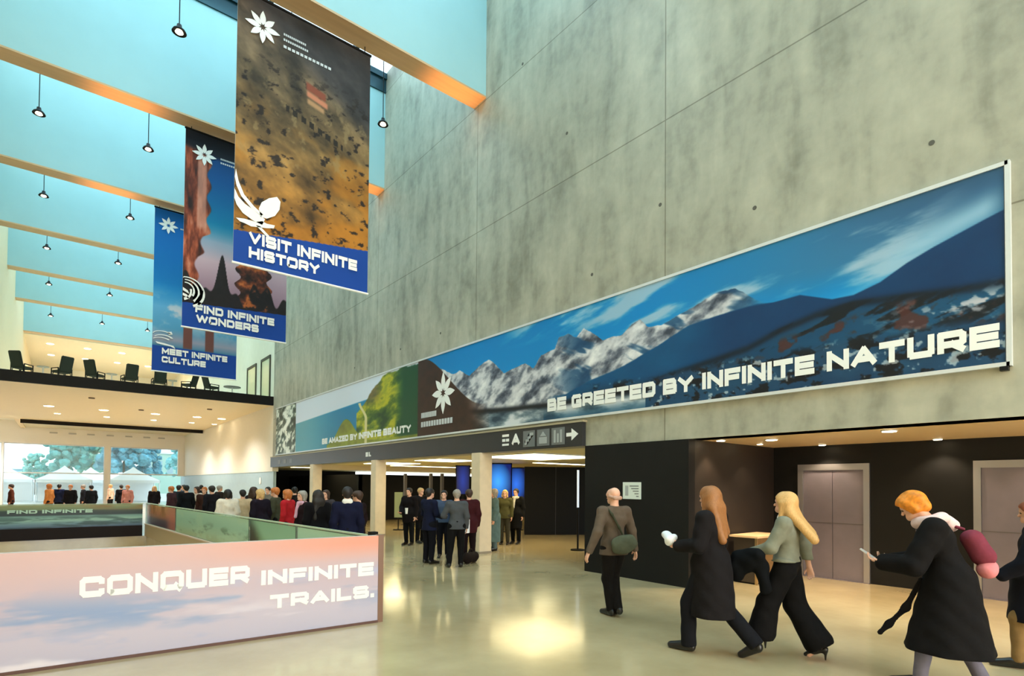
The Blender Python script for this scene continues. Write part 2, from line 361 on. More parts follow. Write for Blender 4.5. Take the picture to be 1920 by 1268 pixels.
# balcony, upper gallery
struct('ceiling_under_balcony', lambda bm: (box(bm, LX, W, 30.95, 49.3, 5.97, 6.1), box(bm, -14, LX, 30.95, 49.5, 5.97, 6.1)), M_CREAM)
struct('floor_balcony', lambda bm: box(bm, LX, W, 30.95, 66, 6.1, 6.38), M_CREAM)
struct('trim_2', lambda bm: box(bm, LX, W+.02, 30.8, 30.95, 5.95, 6.42), mat('dark_brown_edge', (20, 15, 12), .6, spec=.2))
struct('trim_3', lambda bm: box(bm, LX+.05, W-.05, 49.3, 49.5, 5.72, 6.05), mat('dark_brown_edge', (20, 15, 12), .6, spec=.2))
struct('ceiling_far', lambda bm: box(bm, -14, W, 49.5, 58, 6.55, 6.7), M_WHITE)
struct('ceiling', lambda bm: box(bm, LX, W, 51.9, 66, 12.25, 12.5), M_CREAM)
# far window wall with its outdoor view
def win_frame(bm):
    for x0, x1 in ((-13.6, -3.6), (-3.4, 2.8), (3.3, 8.9)):
        box(bm, x0-.06, x0, 57.95, 58.1, 0, 4.85); box(bm, x1, x1+.06, 57.95, 58.1, 0, 4.85); box(bm, x0, x1, 57.95, 58.1, 4.75, 4.85)
        box(bm, x0, x1, 57.95, 58.1, 2.45, 2.55)
wf = struct('window_1', win_frame, M_ALU)
struct('pane', lambda bm: box(bm, -13.5, 9, 58.02, 58.04, 0, 4.8), M_GLASS, wf)
struct('wall_far', lambda bm: (box(bm, -14, W+.4, 57.9, 58.2, 4.85, 6.7), box(bm, 2.86, 3.24, 57.8, 58.2, 0, 4.85), box(bm, -3.55, -3.45, 57.8, 58.2, 0, 4.85), box(bm, 8.2, W+.4, 57.85, 58.2, 2.4, 4.85)), mat('bright_white_wall', (244, 240, 234), .5))
struct('wall_upper_back', lambda bm: (box(bm, LX, W, 66, 66.2, 9.6, 12.5)), M_WHITE)
wu = struct('window_2', lambda bm: [box(bm, LX+i*2.18-.05, LX+i*2.18+.05, 66, 66.1, 6.38, 9.6) for i in range(6)], M_ALU)
struct('pane', lambda bm: box(bm, LX, W, 66.03, 66.05, 6.38, 9.6), M_GLASS, wu)

cols4 = (-.7, 2.0, 4.6, 7.3)
# roof glazing over each bay
for k in range(len(FINY)-1):
    y0 = FINY[k]; y1 = FINY[k+1]-.55
    def fr(bm):
        for x in cols4: box(bm, x-.06, x+.06, y0, y1, 16.15, 16.35)
        box(bm, LX, W, y0, y0+.12, 16.15, 16.35); box(bm, LX, W, y1-.12, y1, 16.15, 16.35)
    rw = struct('window_%d' % (k+3), fr, M_DKT)
    struct('pane', lambda bm: box(bm, LX, W, y0, y1, 16.36, 16.4), M_GLASS, rw)

# ================================================================ THINGS OF THE BUILDING
rank = ['nearest', 'second nearest', 'third', 'fourth', 'fifth', 'sixth', 'farthest']
blab = {3: 'pale blue deep roof beam at top right ending over the tallest concrete wall corner, nearest in view',
        4: 'pale blue roof beam behind the brown history banner, its orange underside crossing from the upper left edge',
        5: 'pale blue roof beam from which the red pillar banner hangs, second orange strip down at left',
        6: 'pale blue roof beam with the third underside strip down at the left edge',
        7: 'pale blue roof beam with the fourth underside strip down at the left edge',
        8: 'pale blue roof beam with the fifth underside strip down, above the lounge chairs',
        9: 'pale blue roof beam, the last one before the lit ceiling above the lounge'}
nf = len(FINY)
for k, y in enumerate(FINY):
    if k < 3: lab, g = 'pale blue deep roof beam spanning the hall overhead behind the photographer', 'roof beams overhead out of the picture'
    elif k == 3: lab, g = 'pale blue deep roof beam just overhead before the first hanging banner', 'roof beams of the hall'
    else: lab, g = blab.get(k-1, 'pale blue deep roof beam'), 'roof beams of the hall'
    if k == nf-1: lab = 'pale blue roof beam farthest down the hall, where the lit lounge ceiling begins'
    b = thing('roof_beam', lab, 'beam', (0, y, 12.25), 0, g)
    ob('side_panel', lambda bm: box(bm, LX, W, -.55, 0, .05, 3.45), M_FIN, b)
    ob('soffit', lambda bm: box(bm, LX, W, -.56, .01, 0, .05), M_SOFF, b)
    ob('top_frame', lambda bm: box(bm, LX, W, -.6, .05, 3.45, 3.9), M_DKT, b)
for k in (4, 5, 6):      # added orange spots, no fixtures, for the glow on the beam undersides
    spot('added_beam_spot', (7.9, FINY[k]-.28, 8.6), 900, (1, .42, .12), .62, (PI, 0, 0), 1.0, .3)
    spot('added_beam_spot', (1.2, FINY[k]-.28, 8.6), 700, (1, .45, .14), .62, (PI, 0, 0), 1.0, .3)
colY = [12.0, 18.2, 24.4]
for i, (y, lab) in enumerate(zip(colY, ['beige square column nearest the camera, right of the group of standing men', 'beige square column rising beside the right end of the pink barrier', 'beige square column farthest along the wall, behind the long-haired person in black'])):
    c = thing('column', lab, 'column', (W+.02, y, 0), 0, 'columns carrying the sign beam')
    ob('shaft', lambda bm: box(bm, -.2, .2, -.2, .2, 0, 2.66), M_COL, c, bevel=.012)
    ob('base_plate', lambda bm: box(bm, -.205, .205, -.205, .205, 0, .06), mat('grey_skirting', (150, 135, 115), .5), c)

# sign beam
sb = thing('sign_beam', 'long charcoal wayfinding sign beam under the mountain banner', 'sign', (W, 0, 0))
ob('board', lambda bm: box(bm, -.12, .0, 8.2, 30.75, 2.66, 3.17), M_SIGN, sb)
ob('edge_strip', lambda bm: box(bm, -.14, 0, 8.16, 30.75, 3.17, 3.21), mat('beige_strip', (170, 158, 130), .5), sb)
def sx(y): return W-.125
def rel(o): o.location = (-W, 0, 0)
def sgn(fn_name, polys, y, z, m=M_LET):
    o = flat_shapes(fn_name, polys, m, sb, (W-.125, y, z), (0, -1, 0)); rel(o); return o
sgn('arrow', [[(0, .11), (.16, .11), (.16, .02), (.36, .15), (.16, .28), (.16, .19), (0, .19)]], 8.66, 2.77)
o = lettering('lettering', 'A', M_LET, sb, (W-.125, 10.55, 2.79), (0, -1, 0), .28, .30); rel(o)
sgn('pictogram', [[(0, .22), (.26, .22), (.26, .28), (0, .28)], [(0, .10), (.12, .10), (.12, .17), (0, .17)], [(.15, .10), (.27, .10), (.27, .17), (.15, .17)], [(0, 0), (.26, 0), (.26, .05), (0, .05)]], 10.93, 2.79)
M_GREYP = mat('grey_print', (112, 116, 118), .5)
M_LG = mat('light_grey_print', (165, 170, 172), .5)
for i, yy in enumerate((10.12, 9.62, 9.13)):
    sgn('pictogram_tile', [[(0, 0), (.42, 0), (.42, .38), (0, .38)]], yy, 2.72, M_GREYP)
def pic(polys, y):
    o = flat_shapes('pictogram', polys, M_LG, sb, (W-.133, y, 2.72), (0, -1, 0)); rel(o)
pic([[(.05, .05), (.15, .05), (.15, .12), (.22, .12), (.22, .19), (.29, .19), (.29, .26), (.37, .26), (.37, .33), (.24, .33), (.24, .25), (.17, .25), (.17, .18), (.10, .18), (.10, .11), (.05, .11)]], 10.12)
pic([[(.08, .05), (.34, .05), (.34, .2), (.08, .2)], [(.11, .22), (.31, .22), (.21, .33)]], 9.62)
pic([[(.08, .05), (.14, .05), (.14, .33), (.08, .33)], [(.18, .05), (.24, .05), (.24, .25), (.18, .25)], [(.28, .05), (.34, .05), (.34, .33), (.28, .33)]], 9.13)
sgn('pictogram', [[(0, 0), (.2, 0), (.2, .16), (0, .16)], [(.26, 0), (.44, 0), (.44, .05), (.34, .05), (.34, .16), (.26, .16)]], 18.95, 2.80)
for i in range(3): sgn('pictogram', [[(0, 0), (.4, 0), (.4, .2), (0, .2)]], 27.6+i*.9, 2.80, M_GREYP)

# elevators
for i, (ya, yb) in enumerate(((3.87, 5.18), (1.0, 2.33))):
    d = bpy.data.objects.new('door_%d' % (i+1), None); C.objects.link(d); d.location = (11.9, ya, 0); d['kind'] = 'structure'
    wd = yb-ya
    ob('frame', lambda bm: (box(bm, -.05, 0, 0, .1, 0, 2.28), box(bm, -.05, 0, wd-.1, wd, 0, 2.28), box(bm, -.05, 0, .1, wd-.1, 2.16, 2.28)), mat('steel_frame', (176, 172, 178), .3, .8), d)
    for s in (0, 1):
        a = .1+s*(wd-.2)/2; b = a+(wd-.2)/2
        ob('door_leaf', lambda bm: box(bm, -.02, 0, a+.004, b-.004, .01, 2.16), M_STEEL, d)
        ob('reflection_line', lambda bm: box(bm, -.024, -.02, a+.004, b-.004, 1.10, 1.115), mat('reflection_grey', (110, 105, 108), .4, .7), d)  # reflection across the leaf, laid on as a thin coloured strip
    ob('sill', lambda bm: box(bm, -.06, .0, 0, wd, 0, .012), M_STEEL, d)
q = on_plane(1470, 960, 0, 11.9)
n = thing('call_button_plate', 'small steel lift call plate on the dark wall between the two lift doors', 'button', (11.9, 3.1, 1.1))
ob('plate', lambda bm: box(bm, -.012, 0, -.05, .05, -.12, .12), M_STEEL, n); ob('button', lambda bm: cyl(bm, (-.02, 0, .03), (-.01, 0, .03), .02, n=12), M_ALU, n)
nt = thing('notice', 'white square notice fixed on the black wall beside the bald person', 'notice', (W-.02, 6.94, 1.72))
ob('sheet', lambda bm: box(bm, -.012, 0, -.22, .22, -.165, .165), mat('paper_white', (214, 222, 216), .6), nt)
ob('print', lambda bm: [box(bm, -.014, -.012, -.17, .05-.04*i, .08-.05*i, .10-.05*i) for i in range(5)], M_GREYP, nt)
ob('print', lambda bm: box(bm, -.014, -.012, .08, .16, -.1, .1), M_LG, nt)

# lobby downlights: ring, lit disc and its own lamp
def downlight(x, y, z, lab, grp, e=170, ang=2.0, r=.09, col=WARM, es=22, zoff=.03):
    d = thing('downlight', lab, 'ceiling light', (x, y, z), 0, grp)
    ob('ring', lambda bm: cyl(bm, (0, 0, 0), (0, 0, -.015), r*1.2, n=20), M_ALU, d)
    ob('lens', lambda bm: cyl(bm, (0, 0, -.016), (0, 0, -.022), r, n=20), glow('warm_lens_%d' % es, (255, 232, 190), es), d)
    if e: s = spot('downlight_lamp', (0, 0, -zoff-.02), e, col, ang, r=.05); s.parent = d
    return d
downlight(9.77, 4.72, 2.66, 'round lit downlight in the lobby ceiling, left of the two bright ones', 'lobby downlights')
downlight(9.48, 2.83, 2.66, 'round lit downlight in the lobby ceiling, right of the two bright ones', 'lobby downlights')
downlight(9.3, 1.0, 2.66, 'round lit downlight in the lobby ceiling past the right edge', 'lobby downlights')
downlight(9.3, 5.42, 2.66, 'wall washer downlight glowing on the brown alcove wall behind the long-haired person', 'lobby downlights', 60, 1.7, .07)
downlight(10.6, 5.35, 2.66, 'dim wall washer over the wooden-topped counter', 'lobby downlights', 30, 1.6, .05)
downlight(11.6, 4.6, 2.66, 'wall washer in front of the left lift door', 'lobby downlights', 60, 1.9, .06)
downlight(11.6, 2.75, 2.66, 'wall washer on the dark wall between the lift doors', 'lobby downlights', 60, 1.9, .06)
downlight(11.6, 1.2, 2.66, 'wall washer in front of the right lift door', 'lobby downlights', 60, 1.9, .06)
# light panels in the low hall ceiling
def panel_light(x0, x1, y0, y1, lab, e, es=8):
    d = thing('ceiling_light_panel', lab, 'ceiling light', ((x0+x1)/2, (y0+y1)/2, 2.68), 0, 'light panels of the low hall ceiling')
    ax, ay = (x1-x0)/2, (y1-y0)/2
    ob('frame', lambda bm: box(bm, -ax-.04, ax+.04, -ay-.04, ay+.04, -.03, -.001), M_ALU, d)
    ob('diffuser', lambda bm: box(bm, -ax, ax, -ay, ay, -.04, -.03), glow('warm_diffuser_%d' % es, (255, 236, 178), es), d)

panel_light(9.7, 12.3, 11.0, 13.6, 'warm ceiling light panel nearest inside the low hall behind the sign beam', 150, 4)
panel_light(9.6, 11.2, 15.6, 17.2, 'second warm ceiling light panel of the low hall', 100, 5)
panel_light(9.6, 11.2, 19.6, 21.4, 'third warm ceiling light panel of the low hall', 100)
panel_light(13.6, 17.5, 15.2, 15.5, 'slim bright ceiling strip light above the black partition at right', 60, 9)
panel_light(11.5, 20, 22.4, 22.8, 'long bright ceiling strip light running behind the columns', 90, 9)
panel_light(9.2, 13, 29.0, 29.4, 'bright ceiling strip light at the far end of the low hall', 50, 9)

# the low hall behind the columns
pt = thing('partition', 'tall black partition wall right of the nearest column in the low hall', 'partition', (14.2, 14.9, 0), math.atan2(-1.22, 1.82))
ob('panel', lambda bm: box(bm, -1.15, .0, -.05, .05, 0, 2.5), M_BLACK, pt); ob('panel', lambda bm: box(bm, .01, 2.2, -.05, .05, 0, 2.5), M_BLACK, pt)
ob('seam', lambda bm: box(bm, -.004, .014, -.056, .056, 0, 2.5), M_SIGN, pt)
lt = thing('floor_lamp', 'slim upright white tube light on a stand by the black partition', 'lamp', stand(1084, 15.6))
ob('tube', lambda bm: cyl(bm, (0, 0, 1.2), (0, 0, 2.25), .03), glow('cool_tube', (180, 190, 200), 1.0), lt); ob('pole', lambda bm: cyl(bm, (0, 0, .03), (0, 0, 1.2), .025), M_BLACK, lt); ob('base', lambda bm: cyl(bm, (0, 0, 0), (0, 0, .03), .2), M_BLACK, lt)
def screen(px, depth, zc, wd, ht, lab, c0, c1, s=1.0):
    p = stand(px, depth)
    t = thing('display_screen', lab, 'screen', (p.x, p.y, 0), math.atan2(p.x, -p.y)-PI/2+PI/2+math.radians(0))
    t.rotation_euler = (0, 0, math.atan2(-p.x, p.y))
    ob('stand', lambda bm: (box(bm, -.04, .04, .02, .08, 0, zc-ht/2), box(bm, -.3, .3, -.15, .2, 0, .03)), M_BLACK, t)
    ob('casing', lambda bm: box(bm, -wd/2-.04, wd/2+.04, 0, .06, zc-ht/2-.04, zc+ht/2+.04), M_BLACK, t)
    key = 'screen_glow_%d' % int(px)
    m, tr, p_ = nodes(key); tcn = tr.nodes.new('ShaderNodeTexCoord'); g = tr.nodes.new('ShaderNodeTexGradient'); g.gradient_type = 'SPHERICAL'
    mp = tr.nodes.new('ShaderNodeMapping'); mp.inputs['Location'].default_value = (0, 0, -zc*1.3); mp.inputs['Scale'].default_value = (1.9/wd, 1, 1.3)
    r = tr.nodes.new('ShaderNodeValToRGB'); r.color_ramp.elements[0].color = (*lin(c0), 1); r.color_ramp.elements[1].color = (*lin(c1), 1)
    tr.links.new(tcn.outputs['Object'], mp.inputs[0]); tr.links.new(mp.outputs[0], g.inputs[0]); tr.links.new(g.outputs[0], r.inputs[0]); tr.links.new(r.outputs[0], p_.inputs['Emission Color'])
    p_.inputs['Emission Strength'].default_value = s; p_.inputs['Base Color'].default_value = (0, 0, 0, 1)
    ob('picture', lambda bm: box(bm, -wd/2, wd/2, -.005, 0, zc-ht/2, zc+ht/2), m, t)
screen(934, 21.5, 1.95, 1.0, 1.35, 'bright blue display screen right of the nearest column', (2, 20, 90), (60, 160, 255), 1.1)
screen(968, 22.5, 1.85, .8, 1.3, 'narrower blue display screen left of the black partition', (3, 12, 60), (50, 120, 240), .9)
screen(868, 22, 2.0, .5, 1.1, 'dim blue display screen left of the nearest column', (2, 14, 70), (20, 60, 170), .7)
for px, dp, lab in ((760, 25, 'leftmost slim grey post in the dark low hall'), (808, 24.5, 'slim grey post above the suited person'), (829, 24.5, 'slim grey post just right of the one above the suited person'), (955, 24, 'brown post between the two blue screens')):
    p = stand(px, dp)
    t = thing('post', lab, 'post', p, 0, 'posts in the low hall')
    ob('shaft', lambda bm: box(bm, -.06, .06, -.06, .06, .02, 2.3), mat('dim_post', (92, 90, 96), .5), t); ob('foot', lambda bm: box(bm, -.12, .12, -.12, .12, 0, .02), M_BLACK, t)
ex = thing('poster_stand', 'small pale green upright sign left of the people in black', 'sign', stand(748, 22), math.atan2(-.45, .9))
ob('board', lambda bm: box(bm, -.16, .16, 0, .03, .5, 1.5), mat('pale_green_board', (150, 165, 130), .6), ex); ob('base', lambda bm: (box(bm, -.2, .2, -.12, .15, 0, .03), box(bm, -.02, .02, .0, .03, .03, .5)), M_BLACK, ex)

# counter in the alcove
ct = thing('counter', 'small counter with a pale wooden top in the brown alcove', 'counter', (10.0, 5.12, 0), 0)
ob('top', lambda bm: box(bm, -.06, 1.0, -.06, .5, .86, .90), mat('pale_wood', (222, 190, 150), .4, var=.08, scale=10, stretch=(.2, 1, 1)), ct, bevel=.006)
ob('side_panel', lambda bm: box(bm, 0, .02, .02, .44, .03, .86), mat('counter_side', (70, 60, 50), .4, .2), ct)
ob('socket', lambda bm: box(bm, -.006, 0, .2, .27, .55, .62), M_BLACK, ct)
ob('front_panel', lambda bm: box(bm, .02, .94, 0, .02, .03, .86), mat('brass_front', (150, 118, 76), .35, .5, var=.1), ct)
ob('edge_trim', lambda bm: box(bm, -.012, .028, -.02, .02, .0, .86), mat('brass_trim', (200, 170, 120), .3, .8), ct)
ob('kick_plate', lambda bm: box(bm, .03, .92, .03, .42, 0, .03), M_BLACK, ct)

# pendants
pend0 = None
cols4 = (-.7, 2.0, 4.6, 7.3)
bays = [(FINY[k]+FINY[k+1]-.55)/2 for k in range(3, len(FINY)-1)]
names = ['overhead row before the first banner', 'row nearest in view', 'second row', 'third row', 'fourth row', 'fifth row', 'farthest row']
side = ['leftmost of four', 'second from the left', 'third from the left', 'nearest the concrete wall']
for bi, y in enumerate(bays):
    for ci, x in enumerate(cols4):
        lab = 'black dome pendant, %s, %s' % (names[min(bi, 6)], side[ci])
        if pend0 is None:
            pend0 = p = thing('pendant_lamp', lab, 'pendant lamp', (x, y, 12.6), 0, 'black pendants under the skylights')
            ob('shade', lambda bm: lathe(bm, [(.02, .20), (.05, .19), (.06, .12), (.13, .06), (.16, 0), (.15, -.005), (.12, .05), (.02, .08)], 20), M_BLACK, p, smooth=True)
            ob('cable', lambda bm: cyl(bm, (0, 0, .2), (0, 0, 3.6), .012, n=6), M_BLACK, p)
            ob('bulb', lambda bm: lathe(bm, [(.02, .06), (.07, .04), (.09, .0), (.05, -.03), (.01, -.035)], 16), glow('pendant_bulb', (255, 236, 200), 3), p.children[0] if p.children[0].name.startswith('shade') else p.children[-1], smooth=True)
        else: p = dup(pend0, (x, y, 12.6), label=lab)
        if ci == 1:
            s = spot('pendant_light', (x, y, 12.5), 380, (1, .86, .62), 1.9, r=.1)

# ceiling lamps under the balcony and over the lounge
d0 = None
def simple_light(x, y, z, lab, grp, r, es):
    d = thing('downlight', lab, 'ceiling light', (x, y, z), 0, grp)
    ob('ring', lambda bm: cyl(bm, (0, 0, 0), (0, 0, -.02), r*1.15, n=16), M_ALU, d); ob('lens', lambda bm: cyl(bm, (0, 0, -.021), (0, 0, -.03), r, n=16), glow('warm_lens_%d' % es, (255, 232, 190), es), d)
nm = ['leftmost', 'second', 'middle', 'fourth', 'rightmost']
for i, x in enumerate((-.57, 1.86, 4.38, 6.6, 8.0)):
    simple_light(x, 39.6, 5.97, 'lit round ceiling light under the balcony, %s of the middle row' % nm[i], 'lights under the balcony', .22, 14)
    simple_light(x+.35, 43.6, 5.97, 'glowing disc for a light streak under the balcony, %s of the far row' % nm[i], 'lights under the balcony', .15, 14)  # far row added: glowing discs for the streaks beside the lights
for i, (x, y) in enumerate(((1.12, 34.3), (3.51, 38.0), (6.43, 34.9))):
    t = thing('ceiling_speaker', 'small dark round ceiling speaker under the balcony, %s one' % ('left', 'middle', 'right')[i], 'speaker', (x, y, 5.97), 0, 'dark speakers under the balcony')
    ob('grille', lambda bm: cyl(bm, (0, 0, 0), (0, 0, -.05), .13), mat('dim_brown', (96, 80, 62), .6), t)
for y in (34.5, 41.5, 47):
    for x in (.5, 5.5): spot('balcony_lamp', (x, y, 5.9), 1300, (1, .95, .87), 2.4, r=.2)
for x in (-8, -2.5, .5, 3.5, 6.5): spot('window_bay_fill', (x, 53, 6.5), 2600, (1, .98, .95), 2.7, r=.2)  # unseen spots added to whiten the far window wall
for j, y in enumerate((54.5, 59.2)):
    for i, x in enumerate((-.8, 1.45, 3.65, 5.9, 8.0)):
        simple_light(x, y, 12.25, 'lit round light in the lounge ceiling, %s of the %s row' % (nm[i], ('near', 'far')[j]), 'lounge ceiling lights', .22, 14)
for x in (0, 3.3, 6.6): spot('lounge_lamp', (x, 57, 12.2), 1500, (1, .93, .78), 2.4, r=.3)
for i, (x0) in enumerate((-.9, .3, 1.5, 2.8, 4.1, 5.4, 6.5)):
    t = thing('air_vent', 'small grey slot vent high on the white far wall, number %s from the left' % ['one', 'two', 'three', 'four', 'five', 'six', 'seven'][i], 'vent', (x0+.4, 57.88, 5.75), 0, 'slot vents above the far windows')
    ob('slot', lambda bm: box(bm, -.25, .25, -.02, .02, -.06, .06), mat('vent_grey', (190, 188, 186), .6), t)

# ---------------------------------------------------------------- railings and barrier
def barrier():
    A = Vector((3.25, 6.80, 0)); B = Vector((-2.15, 7.14, 0)); L = (A-B).length; U = (A-B).normalized()
    b = thing('barrier', 'pink cloud printed solid barrier panel with white lettering CONQUER INFINITE TRAILS.', 'barrier', B, math.atan2(U.y, U.x))
    H = 1.13
    def paint(u, v):
        x = u; s = v/H
        c = ramp(s+.10*(fbm(x*.35, s*1.5, 3)-.5), [(0, (196, 190, 212)), (.25, (206, 194, 212)), (.55, (208, 186, 200)), (.78, (220, 186, 190)), (1, (226, 186, 184))])
        c = blend(c, full((244, 158, 132), u), ss(.70, .95, s)*ss(2.6, 5.2, u)*.8)
        n = fbm(x*.9+3, s*5.5, 11, 5); band = np.exp(-((s-.42-.04*np.sin(x*1.3))/.16)**2)
        c = blend(c, full((146, 166, 206), u), ss(.50, .68, n)*band*.95)
        n2 = fbm(x*1.3+9, s*6, 21, 5); band2 = np.exp(-((s-.17)/.13)**2)
        c = blend(c, full((170, 178, 214), u), ss(.52, .70, n2)*band2*.7)*.93
        n3 = fbm(x*.8+1, s*4.5, 31, 5)
        c = blend(c, full((250, 238, 240), u), ss(.55, .75, n3)*ss(.55, .1, s)*.6)
        c = blend(c, full((172, 178, 212), u), np.exp(-((s-.60)/.05)**2)*ss(2.6, 3.6, u)*ss(.42, .6, fbm(x*1.6, s*3, 41))*.7)
        return c
    printed('printed_face', np.linspace(0, L, 540), np.linspace(.02, H, 130), lambda u, v: np.stack([u, 0*u-.052, v], -1), paint, b, rough=.42)
    ob('core', lambda bm: box(bm, 0, L, -.05, .05, 0.0, H), mat('barrier_edge', (206, 190, 182), .5), b)
    ob('end_post', lambda bm: box(bm, L, L+.07, -.06, .05, .0, H+.01), mat('brown_post', (126, 92, 74), .4), b)
    ob('floor_trim', lambda bm: box(bm, 0, L, -.066, -.052, 0, .03), mat('dark_red_brown', (92, 60, 52), .5), b)
    o = L+2.2-5.45
    def tx(s, xw, z, cap, wd): lettering('lettering', s, M_LET, b, ((xw-B.x)/U.x, -.053, z), (1, 0, 0), cap, wd, .004, bold=.045)
    tx('CONQUER', .17, .655, .205, 1.54); tx('INFINITE', 1.83, .620, .17, 1.36); tx('TRAILS.', 1.93, .335, .16, 1.27)
    return b
barrier()
rl = thing('glass_railing', 'green tinted glass railing along the right side of the stair opening', 'railing', (RAILX0, RAILY0, 0), math.atan2(RAILX1-RAILX0, RAILY1-RAILY0)*-1)
RL = math.hypot(RAILX1-RAILX0, RAILY1-RAILY0)
ob('curb', lambda bm: box(bm, -.06, .06, .05, RL-.05, 0, .38), mat('beige_curb', (188, 166, 132), .5), rl)
ob('cap_strip', lambda bm: box(bm, -.07, .07, .05, RL-.02, .38, .41), mat('pinkish_strip', (214, 186, 170), .5), rl)
npn = 7
for i in range(npn):
    a = .06+i*(RL-.1)/npn; b_ = a+(RL-.1)/npn-.015
    ob('glass_pane', lambda bm: box(bm, -.01, .01, a, b_, .41, 1.09), M_GGLASS, rl)
ob('handrail', lambda bm: box(bm, -.03, .03, .0, RL, 1.09, 1.11), mat('pale_green_edge', (190, 206, 180), .3), rl)
ob('end_fitting', lambda bm: box(bm, -.05, .05, 0.02, .12, 1.08, 1.16), M_BLACK, rl)
ob('post', lambda bm: box(bm, -.03, .03, RL-.04, RL+.02, .38, 1.11), M_ALU, rl)
def decal(name, a, b_, paint, n=90):
    printed(name, np.linspace(a, b_, n), np.linspace(.43, 1.07, 50), lambda u, v: np.stack([0*u-.013, u, v], -1), paint, rl, rough=.35)
def pillars(u, v):
    s = (v-.43)/.64; c = ramp(s, [(0, (70, 50, 70)), (.3, (90, 60, 70)), (.42, (150, 90, 70)), (.6, (200, 120, 80)), (1, (214, 160, 90))])
    c = blend(c, full((160, 96, 30), u), ss(.45, .62, fbm(u*3, s*1.2, 5))*ss(.4, .55, s)*.9)
    return blend(c, full((206, 120, 100), u), ss(RL-2.8, RL-3.8, u)*.7)
decal('printed_poster', RL-4.2, RL-.15, pillars)
def caves(u, v):
    s = (v-.43)/.64; c = ramp(s, [(0, (110, 96, 76)), (.3, (96, 92, 70)), (.36, (36, 44, 34)), (1, (44, 62, 52))])
    c = blend(c, full((90, 116, 70), u), ss(.4, .7, fbm(u*1.4, s*2.5, 9)))
    return blend(c, full((140, 190, 160), u), ss(4.2+s*1.2, 3.4+s*1.2, u))
decal('printed_poster', 2.7, 5.0, caves)
def hills(u, v):
    s = (v-.43)/.64; c = ramp(s, [(0, (170, 190, 150)), (.3, (170, 206, 180)), (.6, (160, 206, 184)), (1, (180, 222, 198))])
    c = blend(c, full((96, 130, 104), u), ss(.55, .75, fbm(u*1.5, s*4, 15))*ss(.8, .3, s))
    return blend(c, full((182, 218, 190), u), ss(.58, .7, fbm(u*.8+5, s*2, 25))*.7)
decal('printed_poster', 5.1, RL-4.3, hills, 160)
decal('printed_poster', .3, 2.6, hills, 60)
rf = thing('glass_railing', 'dark printed railing across the far side of the stair opening', 'railing', (LX, 22.5, 0), 0)
LF = RAILX1-LX
ob('curb', lambda bm: box(bm, 0, LF-.12, -.06, .06, .0, .36), mat('dark_curb', (26, 15, 14), .6, spec=.2), rf)
def lakes(u, v):
    s = (v-.36)/.73; c = ramp(s, [(0, (66, 90, 116)), (.16, (96, 130, 140)), (.34, (150, 190, 170)), (.5, (110, 150, 140)), (.55, (20, 44, 44)), (.72, (24, 52, 48)), (.78, (104, 122, 80)), (1, (150, 152, 96))])
    c = blend(c, full((140, 100, 40), u), ss(.45, .7, fbm(u*.8, s*3, 3))*ss(.6, .9, s)*ss(2, 4, u))
    c = blend(c, full((30, 60, 60), u), ss(.5, .7, fbm(u*1.2, s*7, 8))*ss(.7, .3, s)*.7)
    return c
printed('printed_face', np.linspace(0, LF-.12, 260), np.linspace(.36, 1.07, 70), lambda u, v: np.stack([u, 0*u-.014, v], -1), lakes, rf, rough=.35)
ob('glass_pane', lambda bm: box(bm, 0, LF-.12, -.01, .01, .36, 1.08), M_GGLASS, rf)
ob('handrail', lambda bm: box(bm, 0, LF-.1, -.03, .03, 1.08, 1.10), mat('olive_edge', (150, 156, 110), .3), rf)
lettering('lettering', 'FIND INFINITE', mat('pale_green_print', (176, 206, 184), .5), rf, (.98, -.016, .82), (1, 0, 0), .11, 2.05, .003, bold=.03)

